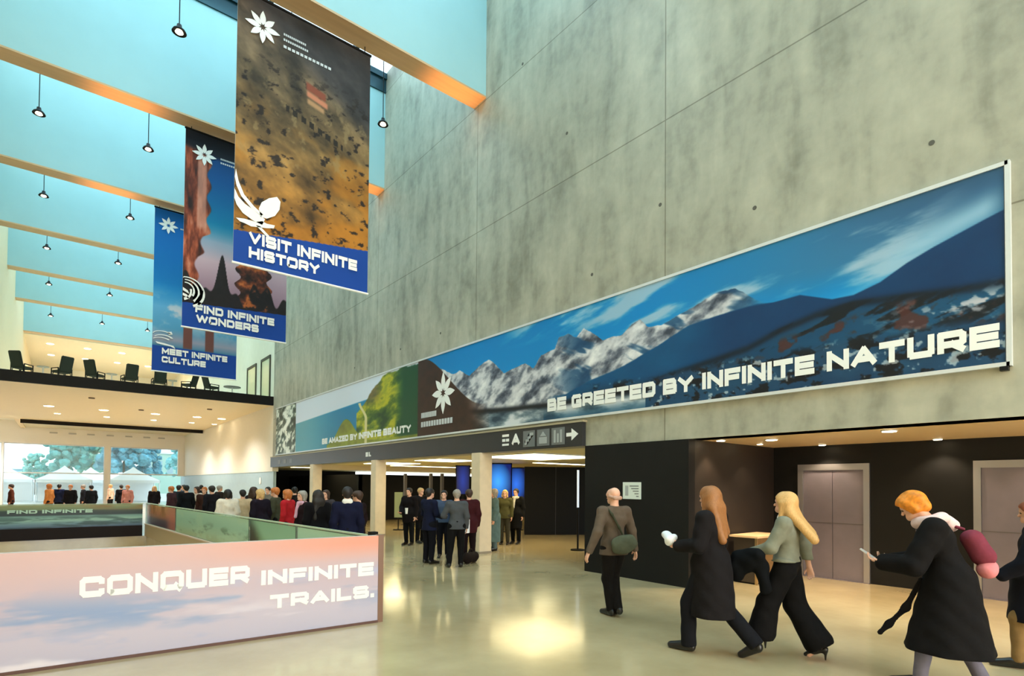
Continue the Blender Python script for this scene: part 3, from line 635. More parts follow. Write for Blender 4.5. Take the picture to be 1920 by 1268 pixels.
# ---------------------------------------------------------------- hanging banners
M_BLUE = (0, 62, 150)
def hang_banner(lab, y, z0, z1, x0, x1, zb, paint, lines, shapes, logo, caplines, slope=0):
    z1 = 12.33; yn = y-.3 if y < 13 else y-.32 if y < 20 else y-.4; sf = yn/y
    b = thing('hanging_banner', lab, 'banner', (x0*sf, yn, 1.8+(z1-1.8)*sf), 0, 'banners hanging from the roof beams'); b.scale = (sf, 1, sf)
    Wd = x1-x0; H = z1-z0; rel0 = z0-z1
    def pf(u, v):
        c = paint(u/Wd, v/H, u, v); hb = (zb-z0)+slope*u/Wd
        return blend(c, full(M_BLUE, u), ss(hb+.004, hb-.004, v))
    printed('printed_cloth', np.linspace(0, Wd, 170), np.linspace(0, H, 340), lambda u, v: np.stack([u, 0*u+.006*np.sin(u*3), v+rel0], -1), pf, b, rough=.75)
    ob('backing', lambda bm: box(bm, 0, Wd, .012, .02, rel0, 0), mat('banner_back', (200, 205, 210), .8), b)
    ob('bottom_bar', lambda bm: cyl(bm, (-.02, .005, rel0-.02), (Wd+.02, .005, rel0-.02), .025, n=10), M_LET, b)
    ob('top_bar', lambda bm: cyl(bm, (-.02, .005, .02), (Wd+.02, .005, .02), .03, n=10), M_BLACK, b)
    for hx in (.15, Wd-.15): ob('hanger', lambda bm: cyl(bm, (hx, .0, .02), (hx, 0, (12.25-1.8-(z1-1.8)*sf)/sf), .01, n=6), M_BLACK, b)
    for s, xx, zz, cap, wd in lines: lettering('lettering', s, M_LET, b, (xx-x0, -.012, zz-z1), (1, 0, 0), cap, wd, .004, bold=.045)
    flat_shapes('emblem', shapes, M_LET, b, (0, -.016, rel0), (1, 0, 0), .004)
    lx, lz, lr = logo
    flat_shapes('logo', star(lx-x0, lz-z1, lr), M_LET, b, (0, -.016, 0), (1, 0, 0), .004)
    for cx, cz, wd, hh in caplines:   # two small caption rows beside the logo, too fine to read
        ob('caption', lambda bm: [box(bm, cx-x0+i*wd/12, cx-x0+(i+.72)*wd/12, -.014, -.011, cz-z1, cz-z1+hh) for i in range(12)], mat('pale_print', (200, 204, 208), .6), b)
def p_history(a, s, u, v):
    n = np.clip((fbm(u*2.2+.3*v, v*2.6+u*.8, 5, 6)-.5)*1.5+.5, 0, 1); n2 = fbm(u*6+3, v*8, 12, 5); n3 = fbm(u*.8+2, v*1.1, 33, 4)
    c = ramp(s, [(0, (120, 82, 30)), (.25, (122, 84, 34)), (.5, (112, 88, 52)), (.72, (100, 84, 62)), (1, (72, 60, 52))])
    c = c*(.50+1.0*n[..., None])
    c = blend(c, full((190, 120, 28), u), ss(.50, .70, n3)*ss(.75, .35, s)*.65)
    dg = s-(.98-.34*a)                      # dark slope toward the top right
    c = blend(c, np.ones(u.shape+(3,))*np.array((52, 50, 54))*(.75+.5*n[..., None]), ss(-.05, .08, dg)*.85)
    c = blend(c, full((28, 20, 16), u), ss(.60, .70, n2)*ss(.86, .70, s)*.9)
    c = blend(c, full((150, 128, 88), u), ss(.62, .74, fbm(u*5+9, v*4, 44, 5))*ss(.3, .5, s)*ss(.8, .65, s)*.5)
    for cx, cz, w_, h_, cl in ((.56, .745, .15, .030, (130, 66, 46)), (.57, .715, .16, .022, (190, 120, 90)), (.56, .688, .13, .02, (170, 130, 92))):
        c = blend(c, full(cl, u), ss(w_/2+.01, w_/2-.01, np.abs(a-cx))*ss(h_/2+.006, h_/2-.006, np.abs(s-cz+.12*(a-cx))))
    arches = np.abs(((a*16) % 1)-.5) < .3
    c = blend(c, full((36, 28, 20), u), arches*(np.abs(s-(.625-.16*(a-.4))) < .012)*(a > .34)*(a < .78))
    return c
def arc(cx, cy, R, a0, a1, w0, w1, n=16, e=1.0):
    o = []; i_ = []
    for k in range(n+1):
        t = a0+(a1-a0)*k/n; w_ = (w0+(w1-w0)*k/n)/2
        o.append((cx+(R+w_)*math.cos(t), cy+e*(R+w_)*math.sin(t))); i_.append((cx+(R-w_)*math.cos(t), cy+e*(R-w_)*math.sin(t)))
    return o+i_[::-1]
# bird-like white emblem
bird = [[(.02, 2.20), (.08, 1.85), (.20, 1.50), (.42, 1.22), (.62, 1.05), (.58, 1.0), (.36, 1.14), (.14, 1.42), (.04, 1.70), (.0, 1.95)],
        [(.0, 1.60), (.08, 1.38), (.22, 1.22), (.42, 1.10), (.66, .92), (.60, .72), (.40, .78), (.18, .92), (.05, 1.12), (0, 1.30)],
        [(.56, .96), (.52, 1.20), (.58, 1.42), (.74, 1.62), (.92, 1.74), (1.0, 1.62), (.98, 1.36), (.88, 1.12), (.70, .96)],
        [(.04, .72), (.22, .76), (.46, .76), (.60, .84), (.70, .80), (.88, .82), (.86, .72), (.70, .66), (.52, .62), (.36, .58), (.24, .62), (.12, .64)],
        [(.46, .66), (.56, .66), (.76, .44), (.70, .40)]]
bird = [[(x*.93, .70+(y-.40)*.70) for x, y in pl] for pl in bird]
hang_banner('brown hillside banner reading VISIT INFINITE HISTORY, nearest of the hanging banners', 12.68, 6.47, 12.1, 2.72, 5.72, 7.14, p_history,
            [('VISIT INFINITE', 3.02, 6.93, .26, 2.42), ('HISTORY', 3.02, 6.62, .24, 1.52)], bird, (3.22, 11.72, .36), [(3.66, 11.78, .5, .05), (3.66, 11.66, .55, .05), (3.66, 11.5, 1.1, .06)], slope=.36)
def p_pillars(a, s, u, v):
    c = ramp(s, [(0, (30, 28, 40)), (.2, (150, 120, 140)), (.36, (190, 165, 180)), (.46, (140, 160, 185)), (.56, (0, 120, 165)), (.78, (0, 78, 140)), (.9, (0, 62, 120)), (1, (12, 22, 40))])
    n = fbm(u*7, v*1.6, 7, 5); n2 = fbm(u*5, v*5, 9, 5)
    red = ramp(n, [(.2, (40, 20, 20)), (.45, (110, 48, 30)), (.6, (170, 84, 56)), (.8, (206, 140, 116))])
    edge = .17-.05*ss(.50, .47, s)+.05*ss(.36, .40, s)+.02*np.sin(v*9)
    c = blend(c, red, ss(edge+.01, edge-.01, a)*ss(.97, .90, s))
    c = blend(c, full((214, 150, 130), u), ss(.05, .03, np.abs(a-.155))*ss(.50, .53, s)*ss(.92, .88, s)*.7)
    tw = (np.abs(a-.66) < .16-.10*ss(.30, .62, s)+.03*np.sin(v*13))*(s < .60+.03*np.sin(a*40))
    c = blend(c, ramp(n2, [(.25, (34, 20, 20)), (.5, (96, 46, 30)), (.7, (176, 92, 44)), (.85, (220, 140, 90))]), tw*1.)
    tl = .225+.05*np.sin(a*17+2)+.03*np.sin(a*41)+.10*np.exp(-((a-.36)/.05)**2)+.05*np.exp(-((a-.85)/.06)**2)
    c = blend(c, full((26, 20, 24), u)*(.7+.6*n2[..., None]), ss(tl+.006, tl-.006, s))
    c = blend(c, full((190, 100, 46), u), ss(.58, .75, n2)*(np.abs(a-.68) < .13)*ss(.30, .22, s)*.9)
    c = blend(c, full((16, 20, 34), u), ss(.90, .935, s+.02*np.sin(a*5)))
    return c
shell = [arc(.30, .92, .48-.0*i, PI*.55-i*.42, -PI*.10-i*.0, .05, .08, 12) for i in range(1)]
shell = [arc(.14, .98, .52, PI*.62, -PI*.38, .03, .09, 18, .9), arc(.12, 1.0, .38, PI*.55, -PI*.30, .03, .08, 16, .95), arc(.10, 1.02, .25, PI*.55, -PI*.20, .03, .07, 14), arc(-.02, 1.0, .28, PI*.1, -PI*.42, .06, .08, 10), [(.0, 1.10), (.16, 1.02), (.20, .92), (.06, .98), (0, 1.0)], [(.0, .92), (.14, .88), (.22, .74), (.10, .80), (0, .84)], [(.46, .62), (.56, .60), (.60, .70), (.50, .72)]]
shell = [[(max(0.01, x), y) for x, y in pl] for pl in shell]
shell = [[(x*.85, y*.92+.13) for x, y in pl] for pl in shell]
hang_banner('blue sky and red pillar banner reading FIND INFINITE WONDERS, middle of the hanging banners', 18.75, 6.43, 12.12, 2.68, 5.64, 7.14, p_pillars,
            [('FIND INFINITE', 3.02, 6.90, .24, 2.25), ('WONDERS', 3.05, 6.60, .24, 1.75)], shell, (3.18, 11.70, .33), [(3.62, 11.72, .5, .05), (3.62, 11.6, .7, .05)], slope=.18)
def p_culture(a, s, u, v):
    c = ramp(s, [(0, (40, 100, 150)), (.14, (50, 120, 160)), (.2, (150, 150, 170)), (.27, (80, 150, 190)), (.4, (90, 160, 205)), (.55, (0, 116, 184)), (1, (0, 96, 176))])
    n = fbm(u*1.3, v*1.6, 17, 5)
    c = blend(c, full((196, 196, 206), u), ss(.5, .7, n)*np.exp(-((s-.36)/.09)**2)*1.)
    for px in (.40, .66):
        c = blend(c, full((110, 66, 60), u), ss(.06, .045, np.abs(a-px))*(s < .33)*(s > .13))
    return blend(c, full((40, 110, 150), u), ss(.17, .14, s))
wave = [arc(.32, .98, .30, PI*.15, PI*.95, .07, .03, 12, .5), arc(.36, .82, .30, PI*.1, PI*.9, .09, .03, 12, .5), arc(.30, .70, .30, PI*.2, PI*.85, .07, .03, 12, .5), [(.10, .66), (.40, .62), (.70, .56), (.76, .44), (.60, .52), (.40, .54), (.16, .58)], [(.5, 1.12), (.62, 1.16), (.66, 1.05), (.54, 1.0)]]
wave = [[(x, y*.9+.52) for x, y in pl] for pl in wave]
hang_banner('pale cloud banner reading MEET INFINITE CULTURE, farthest of the hanging banners', 24.92, 6.08, 12.1, 2.6, 5.54, 7.05, p_culture,
            [('MEET INFINITE', 2.92, 6.74, .24, 2.28), ('CULTURE', 2.92, 6.42, .24, 1.5)], wave, (3.05, 11.74, .33), [(3.45, 11.7, .5, .05)])

# ---------------------------------------------------------------- the long wall banner
WX = W-.05
def Q(x, y):
    p = on_plane(x, y, 0, WX); return (p.y, p.z)
def poly_line(pts):
    q = sorted(Q(x, y) for x, y in pts); return np.array([a for a, _ in q]), np.array([b for _, b in q])
BZ0, BZ1 = 3.31, 5.66
ridge = poly_line([(780, 745), (800, 725), (825, 690), (850, 702), (862, 694), (880, 705), (900, 685), (917, 673), (930, 684), (945, 700), (962, 690), (985, 680), (1000, 690), (1015, 665), (1040, 655), (1048, 632), (1065, 625), (1080, 632), (1095, 615), (1110, 622), (1130, 638), (1150, 630), (1165, 628), (1185, 608), (1200, 598), (1215, 612), (1240, 610), (1255, 600), (1290, 580), (1320, 562), (1350, 545), (1380, 540), (1400, 552), (1430, 566), (1470, 570)])
snowb = poly_line([(780, 770), (900, 762), (1000, 748), (1060, 738), (1110, 712), (1160, 690), (1220, 655), (1290, 610), (1350, 588), (1420, 568), (1470, 566)])
water = poly_line([(780, 800), (850, 775), (950, 768), (1050, 757), (1130, 742), (1200, 730), (1260, 715)])
darkr = poly_line([(1190, 625), (1290, 602), (1330, 596), (1400, 575), (1450, 566), (1500, 552), (1560, 560), (1600, 552), (1650, 528), (1700, 492), (1750, 462), (1800, 435), (1850, 408), (1885, 390)])
hillb = poly_line([(1060, 752), (1130, 740), (1230, 706), (1320, 676), (1400, 648), (1460, 615), (1530, 584), (1600, 562), (1700, 548), (1800, 535), (1885, 520)])
def p_wall(yy, z):
    L = lambda pl: np.interp(yy, pl[0], pl[1])
    s = (z-BZ0)/(BZ1-BZ0); x = -np.log(yy+1.5)*6     # texture grain follows the printed subject
    n = fbm(yy*1.6, z*2.2, 3, 6); n1 = fbm(yy*3.4+z*2.2, z*4.5, 13, 6); n2 = fbm(yy*.45+z*.5, z*1.3+yy*.12, 23, 5); n4 = fbm(yy*6, z*9, 53, 4)
    # sky
    sky = blend(full((10, 146, 214), z), full((0, 124, 196), z), s)
    sky = blend(sky, full((58, 112, 152), z), ss(7.2, 1.6, yy)*ss(.50, .80, s+.18*(n2-.5)))
    sky = blend(sky, full((44, 84, 122), z), ss(4.2, 1.4, yy)*ss(.72, .98, s))
    cl = ss(.44, .66, fbm(yy*.7+z*1.3, z*2.4, 61, 6))
    sky = blend(sky, full((168, 192, 212), z), cl*ss(1.6, 2.6, yy)*ss(9.5, 7.5, yy)*ss(.42, .58, s)*.85)
    sky = blend(sky, full((222, 232, 240), z), np.exp(-((z-4.25-.16*(3.6-yy))/.17)**2)*ss(2.2, 3.0, yy)*ss(4.3, 3.8, yy)*.8)
    sky = blend(sky, full((150, 190, 216), z), ss(1.3, 1.6, yy)*ss(3.2, 2.2, yy)*np.exp(-((z-L(darkr)-.12)/.16)**2)*.8)
    sky = blend(sky, full((196, 216, 230), z), cl*ss(7.5, 9, yy)*ss(11.5, 9.5, yy)*ss(.78, .92, s)*.9)
    c = sky
    # snow ridges
    rock = ramp(n1, [(.25, (54, 62, 78)), (.42, (120, 126, 140)), (.55, (190, 192, 200)), (.8, (238, 238, 240))])
    rz = L(ridge)+.05*(n4-.5); rm = ss(0, .02, rz-z)*ss(4.2, 4.8, yy)*(yy < 16)
    c = blend(c, rock, rm)
    c = blend(c, full((18, 66, 108), z), rm*ss(.56, .66, fbm(yy*1.5-z*2.8, z*1.1+yy*.4, 71, 4))*ss(9.5, 8.3, yy)*.85)
    # deep blue flank right of the snow
    bm_ = ss(0, .03, L(snowb)+.06*(n-.5)-z)
    blue = blend(full((0, 62, 108), z), full((4, 84, 130), z), n)
    c = blend(c, blue, bm_*ss(9.4, 8.6, yy)*ss(3.7, 4.3, yy))
    # dark mountain on the right
    dk = ss(0, .02, L(darkr)-z)*ss(5.9, 4.7, yy)
    c = blend(c, blend(full((0, 44, 88), z), full((0, 58, 104), z), n), dk)
    hb = ss(0, .05, L(hillb)+.05*(n-.5)-z)*ss(9.3, 8.6, yy)
    hills_ = blend(full((4, 58, 96), z), full((26, 92, 128), z), n2)
    hills_ = blend(hills_, full((10, 16, 26), z), ss(.50, .60, fbm(yy*2.6+z*5, z*4, 81, 5)))
    hills_ = blend(hills_, full((78, 38, 34), z), ss(.50, .66, fbm(yy*5, z*6, 91, 5))*ss(.42, .30, np.abs(s-.38+.05*yy)*2.2)*.85)
    c = blend(c, hills_, hb)
    c = blend(c, full((4, 14, 30), z), np.exp(-((z-L(hillb)+.06)/.06)**2)*ss(6.8, 5.8, yy)*.8)
    # foreground flats
    fg = blend(full((6, 40, 76), z), full((36, 84, 116), z), n)
    fg = blend(fg, full((10, 12, 22), z), ss(.52, .62, n4)); fg = blend(fg, full((196, 206, 214), z), ss(.64, .74, fbm(yy*8, z*10, 99, 4))*.7)
    c = blend(c, fg, ss(.28+.10*(n-.5), .20+.10*(n-.5), s)*ss(9, 7.5, yy))
    c = blend(c, full((186, 186, 196), z), ss(.52, .68, n4)*ss(3.2, 1.5, yy)*np.exp(-((s-.33)/.06)**2))
    # lake and reflections
    wt = ss(0, .03, L(water)-z)*(yy > 6.6)*(yy < 16)
    refl = ramp(fbm(yy*1.5, z*4, 37, 5), [(.3, (40, 60, 76)), (.5, (110, 128, 140)), (.66, (210, 214, 220))])
    c = blend(c, refl, wt)
    c = blend(c, full((8, 12, 20), z), np.exp(-((z-L(water))/.07)**2)*(yy > 6.8)*(yy < 15)*.95)
    c = blend(c, full((12, 66, 98), z), ss(.1, .0, s)*(yy < 9.5)*(yy > 6.5)*.7)
    # brown hill, then the green coast picture with sea
    bh = BZ0+2.4-ss(15.2, 11.8, yy)*1.75
    c = blend(c, blend(full((30, 18, 12), z), full((84, 44, 26), z), n), ss(.02, -.02, z-bh)*(yy > 11.6)*(s > -.1)*ss(11.4, 12.6, yy-1.1*(s-.15)))
    g = yy > 15.35
    sea = blend(full((0, 118, 160), z), full((0, 132, 190), z), s); sea = blend(sea, full((84, 158, 178), z), ss(20.5, 26, yy))
    pic_ = blend(sea, full((214, 222, 238), z), ss(-.02, .03, z-(4.86-.033*(yy-20.5))))
    gh = BZ1-.05-1.5*ss(17.2, 21.2, yy)-.25*(n-.5)
    green = ramp(fbm(yy*1.3+z, z*2.6, 47, 5), [(.25, (20, 62, 26)), (.45, (84, 110, 24)), (.62, (190, 184, 30)), (.8, (140, 150, 40))])
    green = blend(green, full((14, 74, 42), z), ss(17.0, 16.2, yy)); green = blend(green, full((104, 84, 66), z), ss(4.5, 5.1, z)*ss(17.6, 18.6, yy)*.8)
    pic_ = blend(pic_, green, ss(.03, -.03, z-gh)*(yy < 20.0))
    gh2 = 3.4+.95*np.exp(-((yy-21.0)/1.1)**2)
    pic_ = blend(pic_, full((134, 140, 40), z)*(.7+.6*n[..., None]), ss(.03, -.03, z-gh2)*(yy < 23))
    pic_ = blend(pic_, full((216, 206, 150), z), ss(.13, .08, np.abs(yy-19.15-.6*ss(4.2, 4.9, z)))*(z < 4.85))
    c = blend(c, pic_, g*1.)
    bw = ramp(n1, [(.3, (20, 40, 36)), (.5, (90, 110, 100)), (.62, (220, 228, 220))])
    bw = blend(bw, full((236, 240, 232), z), ss(.5, .2, np.abs(yy-28.4+.3*np.sin(z*8)))*ss(.4, .55, n4+.15))
    c = blend(c, bw, (yy > 27.0)*1.)
    return c
wb = thing('wall_banner', 'very long snowy mountain banner on the concrete wall reading BE GREETED BY INFINITE NATURE', 'banner', (0, 0, 0))
yy = np.geomspace(1.39+3, 30.1+3, 1300)-3
printed('printed_cloth', yy, np.linspace(BZ0, BZ1, 190), lambda u, v: np.stack([0*u+WX, u, v], -1), p_wall, wb, rough=.45)
ob('frame', lambda bm: (box(bm, WX-.02, W, 1.35, 30.15, BZ1, BZ1+.05), box(bm, WX-.02, W, 1.35, 30.15, BZ0-.05, BZ0), box(bm, WX-.02, W, 1.33, 1.38, BZ0-.05, BZ1+.05)), M_ALU, wb)
ob('backing', lambda bm: box(bm, WX+.01, W, 1.39, 30.1, BZ0, BZ1), mat('banner_back', (200, 205, 210), .8), wb)
ob('bracket', lambda bm: box(bm, WX-.03, W, 1.36, 1.44, BZ0-.10, BZ0-.05), M_DARK, wb)
def wt_(s, y0, y1, z, cap, m=M_LET, bold=.045): lettering('lettering', s, m, wb, (WX-.004, y0, z), (0, -1, 0), cap, y0-y1, .006, bold=bold)
wt_('BE GREETED BY INFINITE NATURE', 9.35, 1.44, 3.50, .29)
wt_('BE AMAZED BY INFINITE BEAUTY', 23.5, 15.75, 3.49, .24)
flat_shapes('logo', star(0, 0, .62), M_LET, wb, (WX-.004, 13.85, 4.5), (0, -1, 0), .006)
for z_, w_ in ((3.86, .9), (3.58, 1.8)):
    ob('caption', lambda bm: [box(bm, WX-.012, WX-.006, 15.1-(i+.75)*w_/12, 15.1-i*w_/12, z_, z_+.16) for i in range(12)], mat('pale_print', (200, 204, 208), .6), wb)

# ---------------------------------------------------------------- upper lounge
def make_chair(lab, loc, rz):
    t = thing('lounge_chair', lab, 'chair', loc, rz, 'lounge chairs along the balcony edge')
    M_C = mat('dark_green_fabric', (34, 42, 34), .8)
    def back(bm):
        box(bm, -.33, .33, -.06, .06, 0, .85)
        for v in bm.verts: v.co.y -= .28*v.co.z; v.co.z += .42; v.co.y -= .28
    ob('backrest', back, M_C, t, bevel=.04)
    ob('seat', lambda bm: box(bm, -.34, .34, -.33, .33, .36, .50), M_C, t, bevel=.04)
    ob('armrest', lambda bm: (box(bm, .34, .38, -.3, .3, .58, .62), box(bm, .34, .38, .26, .3, .1, .58), box(bm, .34, .38, -.3, -.26, .1, .58)), M_BLACK, t)
    ob('armrest', lambda bm: (box(bm, -.38, -.34, -.3, .3, .58, .62), box(bm, -.38, -.34, .26, .3, .1, .58), box(bm, -.38, -.34, -.3, -.26, .1, .58)), M_BLACK, t)
    t.scale = (.78, .78, .78)
    for sx_ in (-1, 1):
        for sy_ in (-1, 1): ob('leg', lambda bm: cyl(bm, (sx_*.28, sy_*.26, .36), (sx_*.33, sy_*.3, 0), .018, n=8), M_BLACK, t)
    return t
ch = [(-1.38, 38, 'leftmost'), (-.05, -32, 'second from the left'), (1.15, 40, 'third from the left'), (2.45, -14, 'fourth from the left'), (3.65, -4, 'fifth from the left'), (4.92, -55, 'sixth from the left'), (5.95, 72, 'rightmost, seen from the side')]
c0 = None
for x, a, nm_ in ch:
    lab = 'dark lounge chair standing on the balcony edge, %s' % nm_
    if c0 is None: c0 = make_chair(lab, (x, 31.9, 6.38), -math.radians(a))
    else: dup(c0, (x, 31.9, 6.38), -math.radians(a), lab)
for x, w_, lab in ((-.7, .22, 'small round white table between the two leftmost lounge chairs'), (1.8, .22, 'small round white table between the third and fourth lounge chairs'), (4.3, .2, 'small round white table between the fifth and sixth lounge chairs'), (7.05, .42, 'low dark topped table at the right end of the balcony')):
    t = thing('side_table', lab, 'table', (x , 32.5, 6.38), 0, 'low tables on the balcony')
    ob('table_top', lambda bm: cyl(bm, (0, 0, .55), (0, 0, .59), w_, n=24), M_SIGN if w_ > .4 else mat('warm_grey_top', (170, 164, 150), .5), t)
    ob('stem', lambda bm: cyl(bm, (0, 0, .02), (0, 0, .55), .03), M_ALU, t); ob('foot', lambda bm: cyl(bm, (0, 0, 0), (0, 0, .02), .22), M_ALU, t)
for i, (ya, yb) in enumerate(((31.4, 33.2), (34.2, 36.2))):
    d = bpy.data.objects.new('door_%d' % (i+3), None); C.objects.link(d); d.location = (W, ya, 6.38); d['kind'] = 'structure'
    wd = yb-ya; H = 2.25
    ob('frame', lambda bm: (box(bm, -.06, 0, -.0, .12, 0, H), box(bm, -.06, 0, wd-.12, wd, 0, H), box(bm, -.06, 0, 0, wd, H, H+.14)), mat('olive_black_frame', (52, 50, 36), .5), d)
    ob('leaf', lambda bm: box(bm, -.02, 0, .12, wd-.12, 0, H), mat('pale_green_glass_leaf', (206, 214, 180), .2), d)
ws = thing('wall_sign', 'round white sign on the blue-grey wall at the far right', 'sign', (W+.04, 33.2, 1.95))
ob('disc', lambda bm: cyl(bm, (-.02, 0, 0), (0, 0, 0), .2, n=20), M_LET, ws)

# ---------------------------------------------------------------- outside the windows
M_TENT = mat('white_tent_cloth', (246, 246, 246), .7)
def tent(x, y, lab, r=2.0):
    t = thing('marquee_tent', lab, 'tent', (x, y, -.05), 0, 'white pointed tents outside')
    def roof(bm):
        n = 6; rings = []
        for i in range(n+1):
            s = i/n; w_ = r*(1-s)**1.25*1+.03; z = 2.05+1.3*s
            rings.append([bm.verts.new((sx_*w_, sy_*w_, z)) for sx_, sy_ in ((-1, -1), (1, -1), (1, 1), (-1, 1))])
        for a, b in zip(rings, rings[1:]):
            for i in range(4): bm.faces.new((a[i], a[(i+1) % 4], b[(i+1) % 4], b[i]))
        bm.faces.new(rings[-1])
    ob('roof', roof, M_TENT, t)
    ob('valance', lambda bm: [box(bm, *q_, 1.8, 2.05) for q_ in ((-r, r, -r, -r+.03), (-r, r, r-.03, r), (-r, -r+.03, -r, r), (r-.03, r, -r, r))], M_TENT, t)
    for sx_ in (-1, 1):
        for sy_ in (-1, 1): ob('pole', lambda bm: cyl(bm, (sx_*(r-.05), sy_*(r-.05), 0), (sx_*(r-.05), sy_*(r-.05), 1.85), .04, n=8), M_ALU, t)
    ob('side_curtain', lambda bm: box(bm, -r+.1, r-.1, r-.06, r-.03, 0, 1.8), M_TENT, t)
for px, dp, lab in ((10, 51, 'white pointed tent outside the window, leftmost'), (121, 51.5, 'white pointed tent outside, second from the left'), (170, 57, 'white pointed tent outside, left of the window pillar'), (250, 54, 'white pointed tent outside, right of the window pillar')):
    p = stand(px, dp); tent(p.x, p.y, lab)
def tree(px, dp, h, r, lab, rgb):
    p = stand(px, dp); t = thing('tree', lab, 'tree', (p.x, p.y, -.05), 0, 'trees outside')
    ob('trunk', lambda bm: cyl(bm, (0, 0, 0), (0, 0, h*.5), .22, .12, 10), mat('bark', (92, 84, 70), .9), t)
    def crown(bm):
        rs = random.Random(px)
        for i in range(130):
            a = rs.uniform(0, 2*PI); q_ = rs.uniform(0, 1)**.5*r; z = h*(.35+.6*rs.random())
            m_ = Matrix.Translation((q_*math.cos(a)*(1.2-z/h*.6), q_*math.sin(a)*(1.2-z/h*.6), z))
            res = bmesh.ops.create_icosphere(bm, subdivisions=2, radius=r*rs.uniform(.09, .20), matrix=m_)
            for v in res['verts']: v.co += Vector((rs.uniform(-1, 1), rs.uniform(-1, 1), rs.uniform(-1, 1)))*r*.035
    ob('crown', crown, mat('foliage_%d' % rgb[0], tuple(min(255, int(v*1.25)) for v in rgb), .8, var=.3, scale=3), t)
for a in ((128, 74, 10, 3.0, 'blue-green tree outside, left window half, tallest', (60, 118, 112)), (172, 84, 9.5, 3.0, 'leafy tree outside just left of the window pillar', (84, 134, 118)), (232, 76, 9.5, 3.2, 'blue-green tree outside just right of the window pillar', (70, 120, 130)), (268, 86, 9, 2.8, 'darker tree outside in the middle of the right window half', (48, 104, 116)), (66, 78, 6, 1.8, 'small tree outside above the leftmost tent', (96, 140, 130)), (345, 76, 8, 2.2, 'tree outside beside the pale building', (90, 140, 140))): tree(*a)
p = stand(318, 96); bl = thing('building', 'pale green-grey building outside the right window half', 'building', (p.x, p.y, -.05), 0)
ob('wall', lambda bm: box(bm, -4, 4.5, 0, 6, 0, 6.8), mat('pale_building', (170, 196, 178), .8), bl)
ob('roof', lambda bm: box(bm, -4.2, 4.7, -.2, 6.2, 6.8, 7.1), M_ALU, bl)
for i in range(5): ob('window', lambda bm: box(bm, -3.6+i*1.6, -2.7+i*1.6, -.03, .02, 3.4, 5.6), M_TEALW, bl)
p = stand(40, 92); bl = thing('building', 'low blue-grey building outside behind the leftmost tents', 'building', (p.x, p.y, -.05), 0)
ob('wall', lambda bm: box(bm, -6, 4, 0, 5, 0, 3.9), mat('blue_building', (110, 160, 172), .8), bl); ob('roof', lambda bm: box(bm, -6.2, 4.2, -.2, 5.2, 3.9, 4.1), M_ALU, bl)
for i in range(5): ob('window', lambda bm: box(bm, -8.3+3+i*1.9, -7.3+3+i*1.9, -.03, .02, 2.0, 3.2), M_DKT, bl)

